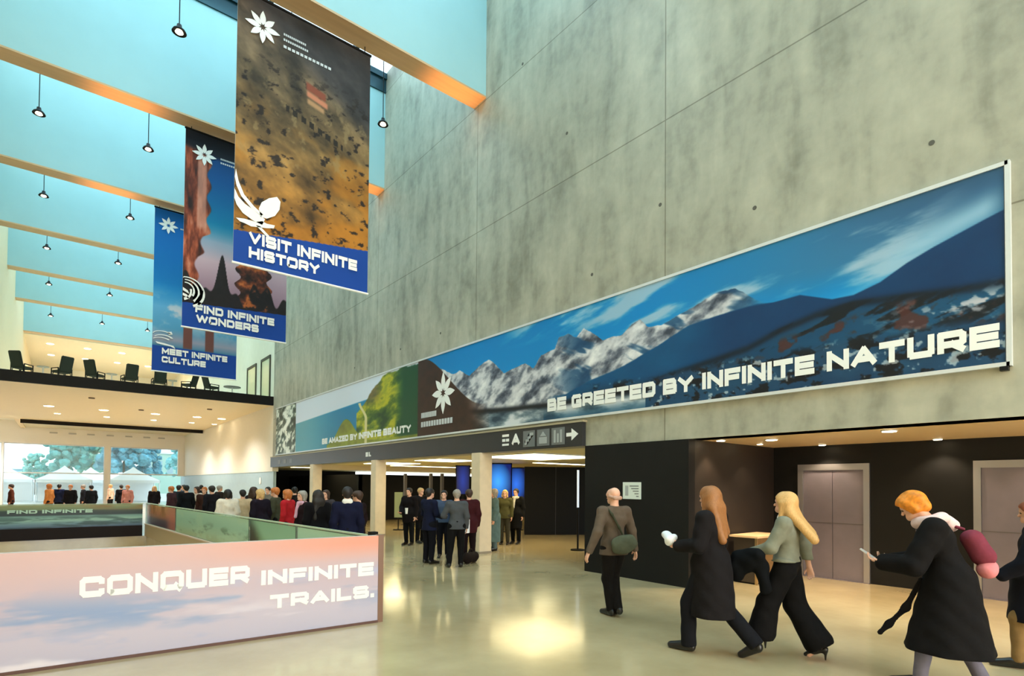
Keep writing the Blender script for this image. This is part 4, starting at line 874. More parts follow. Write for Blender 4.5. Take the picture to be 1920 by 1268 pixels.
# ================================================================ PEOPLE
V3 = lambda *a: np.array(a, float)
class Field:
    "smooth union of tapered capsules on a grid, surfaced as one continuous mesh"
    def __init__(s): s.p = []; s.cuts = []; s.subs = []
    def add(s, a, b, ra, rb=None, k=1., ax=None, bl=.03):
        s.p.append((np.asarray(a, float), np.asarray(b, float), ra, ra if rb is None else rb, k, None if ax is None else np.asarray(ax, float), bl)); return s
    def cut(s, pt, n): s.cuts.append((np.asarray(pt, float), np.asarray(n, float)/np.linalg.norm(n))); return s
    def sub(s, a, b, ra, rb=None): s.subs.append((np.asarray(a, float), np.asarray(b, float), ra, ra if rb is None else rb)); return s
    def mesh(s, name, res, m, parent, noise=0., seed=1):
        lo = np.min([np.minimum(a, b)-max(ra, rb)*1.0 for a, b, ra, rb, *_ in s.p], 0)-.03-noise
        hi = np.max([np.maximum(a, b)+max(ra, rb)*1.0 for a, b, ra, rb, *_ in s.p], 0)+.03+noise
        n = np.ceil((hi-lo)/res).astype(int)+1
        D = np.ones(n, np.float32)
        def seg(P, a, b, ra, rb, k=1., ax=None):
            ab = b-a; L = max(ab@ab, 1e-9); ap = P-a.astype(np.float32); t = np.clip((ap@ab.astype(np.float32))/L, 0, 1)
            v = ap-t[..., None]*ab.astype(np.float32)
            if ax is not None: v = v+(1/k-1)*(v@ax.astype(np.float32))[..., None]*ax.astype(np.float32)
            d = np.sqrt((v*v).sum(-1))-(ra+(rb-ra)*t)
            return d*(min(1, k) if ax is not None else 1)
        def region(a, b, r, mg):
            i0 = np.clip(np.floor((np.minimum(a, b)-r-mg-lo)/res).astype(int), 0, n-1); i1 = np.clip(np.ceil((np.maximum(a, b)+r+mg-lo)/res).astype(int)+1, 1, n)
            sl = tuple(slice(x, y) for x, y in zip(i0, i1))
            G = np.stack(np.meshgrid(*[lo[q]+res*np.arange(i0[q], i1[q]) for q in range(3)], indexing='ij'), -1).astype(np.float32)
            return sl, G
        for a, b, ra, rb, k, ax, bl in s.p:
            R = max(ra, rb)*max(1, k if ax is not None else 1); sl, G = region(a, b, R, .05)
            d = seg(G, a, b, ra, rb, k, ax); o = D[sl]; h = np.maximum(bl-np.abs(o-d), 0)/bl
            D[sl] = np.minimum(o, d)-h*h*bl*.25
        if noise:
            X = [lo[q]+res*np.arange(n[q]) for q in range(3)]; G = np.meshgrid(*X, indexing='ij')
            w_ = np.sin(G[0]*23+seed+2*np.sin(G[2]*9))*np.sin(G[2]*17+G[1]*11+seed*2)+.6*np.sin(G[2]*31+G[0]*19-G[1]*27+seed)
            D += (noise*w_).astype(np.float32)
        for pt, nn in s.cuts:
            X = [lo[q]+res*np.arange(n[q]) for q in range(3)]
            pl = (X[0][:, None, None]-pt[0])*nn[0]+(X[1][None, :, None]-pt[1])*nn[1]+(X[2][None, None, :]-pt[2])*nn[2]
            D = np.maximum(D, pl.astype(np.float32))
        for a, b, ra, rb in s.subs:
            sl, G = region(a, b, max(ra, rb), .03); D[sl] = np.maximum(D[sl], -seg(G, a, b, ra, rb))
        D[0] = D[-1] = 1; D[:, 0] = D[:, -1] = 1; D[:, :, 0] = D[:, :, -1] = 1
        # surface nets
        S = D < 0; c = [S[i:S.shape[0]-1+i, j:S.shape[1]-1+j, k:S.shape[2]-1+k] for i in (0, 1) for j in (0, 1) for k in (0, 1)]
        allc = c[0].copy(); anyc = c[0].copy()
        for q in c[1:]: allc &= q; anyc |= q
        I = np.argwhere(anyc & ~allc)
        off = np.array([(i, j, k) for i in (0, 1) for j in (0, 1) for k in (0, 1)])
        val = np.stack([D[tuple((I+o).T)] for o in off], 1)
        acc = np.zeros((len(I), 3)); cnt = np.zeros(len(I))
        for x in range(8):
            for y in range(x+1, 8):
                if np.abs(off[x]-off[y]).sum() != 1: continue
                va, vb = val[:, x], val[:, y]; mk = (va < 0) != (vb < 0); t = np.where(mk, va/np.where(mk, va-vb, 1), 0)
                acc += mk[:, None]*(off[x]+t[:, None]*(off[y]-off[x])); cnt += mk
        P = lo+res*(I+acc/cnt[:, None])
        idx = -np.ones(anyc.shape, np.int64); idx[tuple(I.T)] = np.arange(len(I)); Q = []
        for ax_ in range(3):
            s0 = [slice(None)]*3; s1 = [slice(None)]*3; s0[ax_] = slice(0, -1); s1[ax_] = slice(1, None)
            A = S[tuple(s0)]; B = S[tuple(s1)]; E = np.argwhere(A != B); u_, v_ = [(1, 2), (2, 0), (0, 1)][ax_]
            du = np.eye(3, dtype=int)[u_]; dv = np.eye(3, dtype=int)[v_]
            E = E[(E[:, u_] > 0) & (E[:, v_] > 0) & (E[:, u_] < anyc.shape[u_]) & (E[:, v_] < anyc.shape[v_])]
            q = np.stack([idx[tuple((E-du-dv).T)], idx[tuple((E-dv).T)], idx[tuple(E.T)], idx[tuple((E-du).T)]], 1)
            fl = A[tuple(E.T)]; q[~fl] = q[~fl][:, ::-1]; Q.append(q)
        F = np.concatenate(Q); F = F[(F >= 0).all(1)]
        me = bpy.data.meshes.new(name); me.vertices.add(len(P)); me.vertices.foreach_set('co', P.astype(np.float32).ravel())
        me.loops.add(F.size); me.loops.foreach_set('vertex_index', F.ravel().astype(np.int32)); me.polygons.add(len(F)); me.polygons.foreach_set('loop_start', np.arange(0, F.size, 4, dtype=np.int32))
        me.polygons.foreach_set('use_smooth', np.ones(len(F), bool)); me.update(calc_edges=True)
        if m: me.materials.append(m)
        o = bpy.data.objects.new(name, me); C.objects.link(o); o.parent = parent
        return o

def rotm(yaw=0, pitch=0, roll=0):
    cz, sz = math.cos(yaw), math.sin(yaw); cx, sx_ = math.cos(pitch), math.sin(pitch); cy_, sy_ = math.cos(roll), math.sin(roll)
    return np.array([[cz, -sz, 0], [sz, cz, 0], [0, 0, 1]])@np.array([[1, 0, 0], [0, cx, -sx_], [0, sx_, cx]])@np.array([[cy_, 0, sy_], [0, 1, 0], [-sy_, 0, cy_]])
def pose(s=1., **o):
    "joint positions; x right, y forward, z up. s scales a 1.75 m figure"
    J = dict(pelvis=(0, 0, .96), waist=(0, .0, 1.10), chest=(0, .0, 1.28), neck=(0, -.01, 1.47), head=(0, .015, 1.63),
             hipL=(-.09, 0, .92), hipR=(.09, 0, .92), kneeL=(-.10, .015, .50), kneeR=(.10, .015, .50), ankL=(-.10, -.02, .09), ankR=(.10, -.02, .09), toeL=(-.11, .16, .03), toeR=(.11, .16, .03),
             shL=(-.18, -.01, 1.42), shR=(.18, -.01, 1.42), elL=(-.23, -.03, 1.14), elR=(.23, -.03, 1.14), wrL=(-.235, .04, .89), wrR=(.235, .04, .89))
    for k, v in o.items():
        if k in J: J[k] = v
    J = {k: np.array(v, float)*s for k, v in J.items()}
    J['yaw'] = o.get('yaw', 0); J['pitch'] = o.get('pitch', 0); J['s'] = s
    J['handL'] = o.get('handL'); J['handR'] = o.get('handR'); J['palmL'] = o.get('palmL'); J['palmR'] = o.get('palmR')
    J['curl'] = o.get('curl', .5)
    return J
FWD = V3(0, 1, 0)
def hand(f, J, sd):
    "palm, four bent fingers of different length and a thumb from the side of the palm"
    s = J['s']; w_ = J['wr'+sd]; e = J['el'+sd]; sg = -1 if sd == 'L' else 1
    d = (w_-e)/np.linalg.norm(w_-e)
    if J['hand'+sd] is not None: d = V3(*J['hand'+sd]); d /= np.linalg.norm(d)
    # palm normal: towards the body for hanging arms
    pn = V3(*(J['palm'+sd] or (-sg, 0, 0))); pn = pn-(pn@d)*d; pn /= np.linalg.norm(pn)
    sd_ = np.cross(d, pn)*(1 if sd == 'R' else -1)       # towards the thumb
    if sd_@FWD < 0 and J['palm'+sd] is None: sd_ = -sd_
    c = w_+d*.05*s
    f.add(w_, w_+d*.03*s, .024*s, .026*s, .75, pn, .015)
    for q in (-.024, -.008, .008, .024): f.add(c-d*.02*s+sd_*q*.7*s, c+d*.035*s+sd_*q*s, .014*s, .0125*s, 1, None, .012)
    cu_ = J['curl']
    for q, ln in ((.027, .070), (.009, .080), (-.009, .074), (-.027, .058)):
        k0 = c+d*.036*s+sd_*q*s; d1 = d*math.cos(cu_*.6)+pn*math.sin(cu_*.6)+sd_*q*2.5; d1 /= np.linalg.norm(d1); k1 = k0+d1*ln*.52*s
        d2 = d*math.cos(cu_*1.5)+pn*math.sin(cu_*1.5)+sd_*q*1.5; d2 /= np.linalg.norm(d2); k2 = k1+d2*ln*.5*s
        f.add(k0, k1, .0095*s, .0088*s, 1, None, .004); f.add(k1, k2, .0088*s, .0078*s, 1, None, .004)
    t0 = c-d*.018*s+sd_*.024*s; t1 = t0+(sd_*.7+d*.55+pn*.35)*.036*s; t2 = t1+(sd_*.25+d*.85+pn*.35)*.030*s
    f.add(t0, t1, .0125*s, .0105*s, 1, None, .008); f.add(t1, t2, .0105*s, .0088*s, 1, None, .004)
def hd(J, *v):
    s = J['s']; return J['head']+rotm(J['yaw'], J['pitch'])@(np.array(v)*s)
def body(J, res, skin, parent, hands=True):
    s = J['s']; f = Field()
    H = lambda *v: hd(J, *v)
    f.add(H(0, -.025, .035), H(0, .02, .03), .080*s, .077*s, .92, rotm(J['yaw'])@V3(1, 0, 0)); f.add(H(0, .02, -.02), H(0, .045, -.055), .062*s, .045*s)
    f.add(H(0, .080, -.075), H(0, .082, -.07), .022*s)                                     # chin
    f.add(H(0, .088, .012), H(0, .108, -.018), .009*s, .014*s, 1, None, .012)              # nose
    f.add(H(-.022, .086, -.048), H(.022, .086, -.048), .010*s, .010*s, 1, None, .01)       # mouth
    f.add(H(-.035, .078, .030), H(.035, .078, .030), .014*s, .014*s, 1, None, .02)         # brow
    for q in (-1, 1): f.add(H(q*.074, -.005, .015), H(q*.078, -.015, -.022), .018*s, .012*s, .5, rotm(J['yaw'])@V3(1, 0, 0), .008)   # ears
    f.add(J['neck']-V3(0, 0, .03)*s, H(0, -.02, -.06), .058*s, .052*s)
    A = lambda a, b, ra, rb, *r: f.add(J[a], J[b], ra*s, rb*s, *r)
    A('shL', 'shR', .058, .058, .9, FWD); A('chest', 'waist', .125, .115, .75, FWD); f.add(J['chest']+V3(-.07, 0, .04)*s, J['chest']+V3(.07, 0, .04)*s, .10*s, .10*s, .85, FWD)
    A('waist', 'pelvis', .115, .125, .8, FWD); A('neck', 'chest', .06, .11, .8, FWD)
    for q in 'LR':
        f.add(J['hip'+q], J['knee'+q], .085*s, .055*s); A('knee'+q, 'ank'+q, .052, .034)
        f.add(J['knee'+q]+(J['ank'+q]-J['knee'+q])*.25-V3(0, .012, 0)*s, J['knee'+q]+(J['ank'+q]-J['knee'+q])*.4-V3(0, .01, 0)*s, .052*s, .045*s)
        A('ank'+q, 'toe'+q, .036, .026); A('sh'+q, 'el'+q, .050, .038); A('el'+q, 'wr'+q, .038, .025)
        if hands: hand(f, J, q)
        else: f.add(J['wr'+q], J['wr'+q]+(J['wr'+q]-J['el'+q])*.32, .03*s, .022*s, .6, V3(1, 0, 0))
    return f.mesh('body', res, skin, parent)
def torso_cloth(J, g, k=1.0, sleeves=True, slv=1.0, arm=0.0):
    "field around the torso and arms, g = cloth thickness"
    s = J['s']; f = Field(); A = lambda a, b, ra, rb, *r: f.add(J[a], J[b], (ra+g)*s, (rb+g)*s, *r)
    A('shL', 'shR', .060, .060, .95, FWD); A('chest', 'waist', .132*k, .122*k, .80, FWD)
    f.add(J['chest']+V3(-.075, 0, .04)*s, J['chest']+V3(.075, 0, .04)*s, (.105+g)*s, (.105+g)*s, .88, FWD)
    A('waist', 'pelvis', .125*k, .140*k, .82, FWD)
    f.add(J['neck']-V3(0, 0, .05)*s, J['neck']-V3(0, 0, .01)*s, (.068+g)*s, (.050+g)*s)
    if sleeves:
        for q in 'LR':
            A('sh'+q, 'el'+q, .056+arm, .047+arm); w_ = J['el'+q]+(J['wr'+q]-J['el'+q])*slv
            f.add(J['el'+q], w_, (.046+arm+g)*s, (.030+arm+g)*s)
            d = w_-J['el'+q]; d = d/np.linalg.norm(d)
    return f
def jacket(J, res, m, parent, hem=.82, g=.018, k=1., name='jacket', arm=0., noise=.0025, flare=.02):
    s = J['s']; f = torso_cloth(J, g, k, arm=arm); pv = J['pelvis']
    f.add(pv+V3(-.04, 0, .02)*s, pv+V3(-.05, 0, hem-.96-.06)*s, (.13+g)*s, (.13+g+flare)*s, .85, FWD)
    f.add(pv+V3(.04, 0, .02)*s, pv+V3(.05, 0, hem-.96-.06)*s, (.13+g)*s, (.13+g+flare)*s, .85, FWD)
    f.cut((0, 0, hem*s), (0, 0, -1)); f.sub(J['neck']+V3(0, .01, .03)*s, J['head']+V3(0, .02, .02)*s, .052*s, .10*s)
    for q in 'LR':                     # keep the hands outside the cuffs
        d = J['wr'+q]-J['el'+q]; d = d/np.linalg.norm(d)
        f.sub(J['wr'+q]+d*.035*s, J['wr'+q]+d*.15*s, .034*s)
    return f.mesh(name, res, m, parent, noise)
def coat(J, res, m, parent, hem=.4, g=.025, w_=.21, sway=(0, 0), name='coat', arm=.01, noise=.004):
    s = J['s']; f = torso_cloth(J, g, 1.04, arm=arm); pv = J['pelvis']; hh = (hem-.06)*s
    for q in (-1, 1):
        f.add(pv+V3(q*.05, 0, .04)*s, V3(pv[0]+q*(w_-.11)*s+sway[0], pv[1]+sway[1], hh), (.13+g)*s, (w_*.78)*s, .86, FWD, .06)
    for q in (-1, 1):
        f.add(pv+V3(0, q*.03, .0)*s, V3(pv[0]+sway[0], pv[1]+sway[1]+q*(w_-.12)*s, hh), (.12+g)*s, (w_*.66)*s, 1, None, .06)
    for q in (-1, 1):
        for p_ in (-1, 1): f.add(pv+V3(q*.07, p_*.05, .0)*s, V3(pv[0]+sway[0]+q*(w_-.13)*s, pv[1]+sway[1]+p_*(w_-.12)*s, hh), (.09+g)*s, (w_*.60)*s, 1, None, .08)
    f.cut((0, 0, hem*s), (0, 0, -1)); f.sub(J['neck']+V3(0, .01, .03)*s, J['head']+V3(0, .02, .02)*s, .055*s, .10*s)
    for q in 'LR':
        d = J['wr'+q]-J['el'+q]; d = d/np.linalg.norm(d); f.sub(J['wr'+q]+d*.035*s, J['wr'+q]+d*.15*s, .036*s)
    return f.mesh(name, res, m, parent, noise)
def trousers(J, res, m, parent, g=.016, flare=0., hemz=.0, noise=.003, cutback=.0):
    s = J['s']; f = Field(); pv = J['pelvis']
    f.add(pv+V3(0, 0, .05)*s, J['hipL'], (.118+g)*s, (.10+g)*s, .9, FWD); f.add(pv+V3(0, 0, .05)*s, J['hipR'], (.118+g)*s, (.10+g)*s, .9, FWD)
    for q in 'LR':
        f.add(J['hip'+q], J['knee'+q], (.092+g)*s, (.060+g+flare*.4)*s); a = J['ank'+q]-(J['ank'+q]-J['knee'+q])*cutback
        f.add(J['knee'+q], a, (.058+g+flare*.4)*s, (.040+g+flare)*s)
        d = J['ank'+q]-J['knee'+q]; f.sub(a+d/np.linalg.norm(d)*(.055+flare*1.0)*s, a+d/np.linalg.norm(d)*(.055+flare*1.0+.04)*s, .058*s+flare*1.15) if flare == 0 else None
        if flare: f.sub(a+d/np.linalg.norm(d)*(.22)*s, a+d/np.linalg.norm(d)*(.30)*s, .20*s)
    if hemz: f.cut((0, 0, hemz), (0, 0, -1))
    return f.mesh('trousers', res, m, parent, noise)
def shoes(J, res, m, parent, heel=False):
    s = J['s']
    for q in 'LR':
        a = J['ank'+q]; t = J['toe'+q]; d = t-a; d[2] = 0; d /= np.linalg.norm(d)+1e-9; f = Field()
        if heel:
            f.add(a-d*.03*s-V3(0, 0, .03)*s, a+(t-a)*.5, .034*s, .032*s); f.add(a+(t-a)*.5, t+d*.03*s, .034*s, .022*s)
            bk = a-d*.045*s; zz = max(.0, t[2]-.03*s); f.add(bk-V3(0, 0, .02)*s, V3(bk[0], bk[1], zz+.008), .020*s, .008)
        else:
            f.add(a-d*.035*s-V3(0, 0, .02*s), a-V3(0, 0, .01)*s, .040*s, .044*s); f.add(a-d*.03*s-V3(0, 0, .045*s), t+d*.015*s, .038*s, .034*s); f.add(a+(t-a)*.35, t+d*.03*s, .04*s, .028*s)
        zl = min(a[2]-.09*s, t[2]-.03*s) if not heel else None
        if not heel and abs(d[2]) < .1 and t[2] < .06*s and a[2] < .13*s: f.cut((0, 0, .003), (0, 0, -1))
        f.mesh('shoe', min(res, .008) if res < .012 else res, m, parent)
def hair(J, res, m, parent, kind='short', g=.012, sweep=(0, 0), length=.30, noise=.003):
    s = J['s']; f = Field(); H = lambda *v: hd(J, *v)
    f.add(H(0, -.03, .04), H(0, .015, .042), (.082+g)*s, (.078+g)*s, .95, rotm(J['yaw'])@V3(1, 0, 0)); f.add(H(0, -.045, .02), H(0, -.05, -.03), .07*s, .055*s)
    if kind in ('long', 'flow'):
        lx, ly = sweep
        for q in (-1, 0, 1):
            f.add(H(q*.05, -.045, 0), H(q*.06, -.065, -.10), .06*s, .055*s, 1, None, .04)
            f.add(H(q*.06, -.065, -.10), H(q*.085, -.07-.02*q, -.10)+V3(lx, ly+.05*q, -length*(1-.12*q))*s, .055*s, .042*s, 1, None, .04)
        f.add(H(-.07, .01, .0), H(-.085, .02, -.16), .03*s, .028*s); f.add(H(.07, .01, .0), H(.085, .02, -.16), .03*s, .028*s)
    if kind == 'bob':
        for q in (-1, 1): f.add(H(q*.06, -.02, .02), H(q*.075, -.01, -.09), .045*s, .036*s)
        f.add(H(0, -.06, 0), H(0, -.06, -.08), .065*s, .05*s)
    if kind == 'wavy':
        f.add(H(0, .02, .07), H(0, .07, .055), .055*s, .035*s); f.add(H(0, -.06, .03), H(0, -.07, -.02), .075*s, .05*s)
        for q in (-1, 1): f.add(H(q*.06, .0, .03), H(q*.07, -.01, -.02), .04*s, .03*s)
    f.sub(H(0, .16, -.07), H(0, .12, -.02), .10*s, .095*s)
    f.sub(H(0, .13, -.10), H(0, .13, .0), .085*s, .07*s)
    return f.mesh('hair', res, m, parent, noise)
def eyes(J, parent):
    s = J['s']; parent = [c for c in parent.children if c.name.startswith('body')][0]
    for q in (-1, 1):
        p = hd(J, q*.030, .087, .012); bm = bmesh.new(); bmesh.ops.create_uvsphere(bm, u_segments=12, v_segments=8, radius=.0115*s, matrix=Matrix.Translation(Vector(p)))
        obj('eye', bm, mat('eye_dark', (58, 46, 40), .2), parent, smooth=True)
SK = mat('skin_light', (226, 172, 146), .5, var=.04, scale=20); SK2 = mat('skin_warm', (206, 150, 120), .5, var=.04, scale=20)
def cloth(name, rgb, var=.10): return mat(name, tuple(v*.8 for v in rgb) if max(rgb) < 60 else rgb, .9, var=var, scale=14, bump=.25, spec=.15)
def heading_rz(fx, fy): return math.atan2(-fx, fy)
def person(label, loc, rz, group=None):
    return thing('person', label, 'person', loc, rz, group)
R1 = .009
vdir = lambda p: np.array([p[0], p[1]])/math.hypot(p[0], p[1])
def turned(p, deg):
    "rotation for someone at p turned deg to the left of the viewing direction"
    a = math.atan2(p[1], p[0])+math.radians(deg); return a-PI/2

# --- bald person in grey-brown jacket, seen from behind
p = on_plane(1150, 1156, 2, 0); p = (p.x, p.y, 0); g = person('bald person in a grey-brown jacket and dark trousers walking away with a shoulder bag', p, turned(p, 32))
J = pose(1.02, kneeL=(-.06, .06, .51), ankL=(-.03, .02, .09), toeL=(-.04, .20, .03), kneeR=(.06, .10, .53), ankR=(.03, -.08, .125), toeR=(.04, .08, .03), hipL=(-.08, 0, .92), hipR=(.08, 0, .92),
         elL=(-.30, -.08, 1.15), wrL=(-.40, -.04, .90), elR=(.30, .02, 1.15), wrR=(.38, .06, .89), yaw=.25, pitch=-.12, shL=(-.185, -.01, 1.42), shR=(.185, -.01, 1.42))
body(J, R1, SK, g); jacket(J, R1, cloth('taupe_wool', (96, 82, 70)), g, .84); trousers(J, R1, cloth('charcoal_cloth', (30, 26, 26)), g); shoes(J, R1, mat('black_leather', (20, 16, 15), .3), g); eyes(J, g)
f = Field(); f.add(hd(J, -.05, -.075, -.03), hd(J, .05, -.075, -.03), .03, .03); f.add(hd(J, -.07, -.03, -.01), hd(J, -.07, .0, .0), .022); f.add(hd(J, .07, -.03, -.01), hd(J, .07, .0, .0), .022)
f.mesh('hair', R1, mat('grey_fringe_hair', (190, 150, 130), .8), g)
f = Field(); f.add((-.14, -.03, 1.52), (-.11, -.13, 1.42), .015); f.add((-.11, -.13, 1.42), (-.02, -.17, 1.24), .015); f.add((-.02, -.17, 1.24), (.05, -.18, 1.10), .015); st = thing('shoulder_bag', 'dark olive soft bag hanging low on the back of the bald person', 'bag', p, turned(p, 32))
f.mesh('strap', R1, cloth('olive_strap', (60, 62, 48)), st); f = Field(); f.add((-.03, -.19, 1.0), (.13, -.19, 1.03), .13, .12, .40, V3(0, 1, 0)); f.mesh('pouch', R1, cloth('olive_nylon', (82, 86, 70)), st, .004)

# --- person with long hair in a long black coat
a1 = on_plane(1290, 1222, 2, 0); a2 = on_plane(1375, 1236, 2, 0); c = (a1+a2)/2; c = on_plane(1333, 1226, 2, 0); c.z = 0
rz = heading_rz(-.12, .99)
g = person('person with long chestnut hair in a long black coat, striding left', c, rz)
J = pose(1.03, hipL=(-.09, .02, .92), kneeL=(-.10, .20, .52), ankL=(-.10, .20, .09), toeL=(-.10, .38, .035), hipR=(.09, -.02, .92), kneeR=(.09, -.10, .50), ankR=(.09, -.42, .17), toeR=(.10, -.30, .03),
         elL=(-.24, .02, 1.15), wrL=(-.20, .26, 1.12), elR=(.24, .02, 1.15), wrR=(.20, .22, 1.08), yaw=-.15, handL=(0, 1, .1), palmL=(1, 0, 0.3), handR=(0, .9, .3), palmR=(-1, 0, .2), curl=1.0, pitch=-.1)
body(J, R1, SK, g); coat(J, R1, cloth('black_wool', (32, 28, 30)), g, .40, w_=.20, sway=(0, -.03)); trousers(J, R1, cloth('black_denim', (26, 26, 32)), g, .018, .02); shoes(J, R1, MATS['black_leather'], g); eyes(J, g)
hair(J, R1, mat('chestnut_hair', (150, 98, 54), .6, var=.25, scale=30, stretch=(6, 6, .6)), g, 'long', sweep=(.05, -.06), length=.30)
f = Field(); f.add(J['neck']+V3(-.06, .03, .02), J['neck']+V3(.06, .03, .02), .055, .055); f.add(J['neck']+V3(0, -.05, .02), J['neck']+V3(0, .05, .0), .06); f.mesh('collar', R1, cloth('tan_collar', (160, 130, 100)), g)
cu_ = thing('paper_bag', 'crumpled white paper wrapping held out by the person in the long black coat', 'bag', c, rz); f = Field(); f.add((-.20, .37, 1.22), (-.12, .46, 1.26), .06, .05); f.add((-.18, .34, 1.24), (-.20, .40, 1.18), .045, .04); f.mesh('wrapping', R1, mat('white_paper', (236, 236, 240), .7), cu_, .008)

# --- blond person, cropped grey-green jacket, wide black trousers
c = on_plane(1476, 1232, 2, 0); c.z = 0
rz = heading_rz(-.2, .98)
g = person('blond person in a short grey-green jacket and wide black trousers, striding left', c, rz)
J = pose(1.0, pelvis=(0, 0, .98), hipL=(-.09, .0, .94), kneeL=(-.09, .17, .56), ankL=(-.09, .24, .22), toeL=(-.09, .37, .10), hipR=(.09, .0, .94), kneeR=(.09, -.06, .54), ankR=(.09, -.30, .15), toeR=(.09, -.19, .04),
         elL=(-.24, .10, 1.17), wrL=(-.18, .32, 1.10), elR=(.24, -.12, 1.18), wrR=(.26, -.16, .95), yaw=-.05, handL=(.1, 1, -.2), palmL=(0, 0, -1), curl=.9)
body(J, R1, SK, g); jacket(J, R1, cloth('grey_green_wool', (128, 128, 112)), g, 1.02, .02, .98, flare=.03)
trousers(J, R1, cloth('black_crepe', (22, 20, 22)), g, .022, .085, cutback=.10); shoes(J, .006, MATS['black_leather'], g, True); eyes(J, g)
hair(J, R1, mat('blond_hair', (214, 166, 104), .6, var=.2, scale=30, stretch=(6, 6, .6)), g, 'flow', sweep=(.0, -.20), length=.24)
f = Field(); f.add(J['neck']+V3(-.05, .03, .02), J['neck']+V3(.05, .03, .02), .050, .050); f.add(J['neck']+V3(0, -.05, .02), J['neck']+V3(0, .05, .0), .058); f.mesh('collar', R1, cloth('white_cotton', (236, 232, 226)), g)
ck = thing('folded_coat', 'black coat carried over the forearm of the blond person', 'coat', c, rz)
f = Field(); f.add((-.27, .22, 1.09), (-.20, .42, 1.05), .075, .08, 1, None, .06); f.add((-.24, .28, 1.02), (-.20, .46, .92), .09, .10, 1, None, .06); f.add((-.22, .44, 1.02), (-.20, .47, .84), .08, .07, 1, None, .05); f.add((-.22, .20, .98), (-.20, .16, .72), .07, .06, 1, None, .05); f.mesh('cloth', R1, cloth('black_coat_cloth', (14, 16, 20)), ck, .007)

# --- red-haired person leaning forward over a phone
c = stand(1768, 5.0); rz = heading_rz(-.20, .98)
g = person('red-haired person in a flared black knee-length coat, head bent over a phone', c, rz)
J = pose(1.02, pelvis=(0, -.04, .96), waist=(0, .0, 1.10), chest=(0, .04, 1.28), neck=(0, .10, 1.47), head=(0, .21, 1.60), shL=(-.18, .06, 1.42), shR=(.18, .06, 1.42),
         kneeL=(-.10, .12, .52), ankL=(-.10, .17, .09), toeL=(-.10, .35, .035), kneeR=(.10, -.08, .50), ankR=(.10, -.26, .12), toeR=(.10, -.13, .03),
         elL=(-.25, .20, 1.10), wrL=(-.17, .42, 1.10), elR=(.24, .14, 1.12), wrR=(.14, .38, 1.08), pitch=-.55, handL=(.1, 1, .15), palmL=(0, -.1, 1), handR=(-.1, 1, .2), palmR=(-.5, 0, 1), curl=.8)
body(J, R1, SK, g); coat(J, R1, cloth('black_boiled_wool', (24, 21, 22)), g, .36, .03, .27, sway=(0, .01), arm=.018); trousers(J, R1, cloth('grey_blue_denim', (112, 108, 124)), g, .014); shoes(J, R1, MATS['black_leather'], g); eyes(J, g)
hair(J, R1, mat('orange_hair', (222, 132, 28), .6, var=.3, scale=26), g, 'wavy', g=.026, noise=.007)
f = Field(); 
for q in range(10):
    a = q*2*PI/10; b_ = (q+1)*2*PI/10; n0 = J['neck']+V3(0, -.01, .01)
    f.add(n0+V3(math.cos(a)*.095, math.sin(a)*.095, .03*-math.sin(a)), n0+V3(math.cos(b_)*.095, math.sin(b_)*.095, .03*-math.sin(b_)), .045)
f.add(J['neck']+V3(.10, -.10, .03), J['neck']+V3(.19, -.16, -.03), .055, .06); f.mesh('scarf', R1, cloth('pale_pink_scarf', (226, 196, 194)), g, .006)
f = Field(); f.add((-.1, .16, .98), (-.12, .27, .72), .022, .024, .5, V3(1, 0, 0)); f.add((-.12, .27, .72), (-.12, .40, .55), .024, .022, .5, V3(1, 0, 0)); f.add((-.12, .40, .55), (-.12, .47, .46), .022, .024, .5, V3(1, 0, 0)); f.mesh('belt', R1, MATS['black_boiled_wool'], g)
ph = thing('phone', 'pale phone held low in front of the red-haired person', 'phone', c, rz)
def phone(bm):
    box(bm, -.036, .036, -.075, .075, -.005, .005)
    for v in bm.verts: v.co = Matrix.Rotation(math.radians(35), 3, 'X')@v.co+Vector((-.14, .56, 1.185))
ob('casing', phone, mat('phone_casing', (190, 190, 192), .3), ph)
bp = thing('backpack', 'maroon and pink small backpack on the back of the red-haired person', 'backpack', c, rz)
f = Field(); f.add((.07, -.20, 1.36), (.08, -.27, 1.22), .085, .095); f.mesh('bag_body', R1, cloth('maroon_nylon', (120, 52, 66)), bp, .003)
f = Field(); f.add((.05, -.30, 1.10), (.12, -.30, 1.11), .075, .075); f.mesh('front_pocket', R1, cloth('pink_nylon', (216, 128, 132)), bp, .003)
f = Field(); f.add((.13, -.14, 1.44), (.15, .04, 1.50), .015); f.add((.15, .04, 1.50), (.16, .16, 1.36), .015); f.mesh('strap', R1, cloth('maroon_nylon', (120, 52, 66)), bp)

# --- person cut by the right edge
c = stand(1938, 5.6); rz = heading_rz(-.20, .98)
g = person('person in dark coat and brown trousers cut off by the right picture edge', c, rz)
J = pose(.96, kneeL=(-.10, .14, .52), ankL=(-.10, .14, .09), toeL=(-.10, .32, .035), kneeR=(.10, -.06, .50), ankR=(.10, -.22, .12), toeR=(.10, -.09, .03), elL=(-.24, .08, 1.12), wrL=(-.20, .26, .98), handL=(0, 1, 0), palmL=(1, 0, 0), pitch=-.15)
body(J, R1, SK2, g); coat(J, R1, cloth('navy_black_coat', (24, 24, 34)), g, .5, .025, .20); trousers(J, R1, cloth('brown_twill', (128, 100, 62)), g, .014); shoes(J, R1, MATS['black_leather'], g); eyes(J, g)
hair(J, R1, mat('brown_red_hair', (128, 64, 34), .6, var=.2, scale=30), g, 'short')

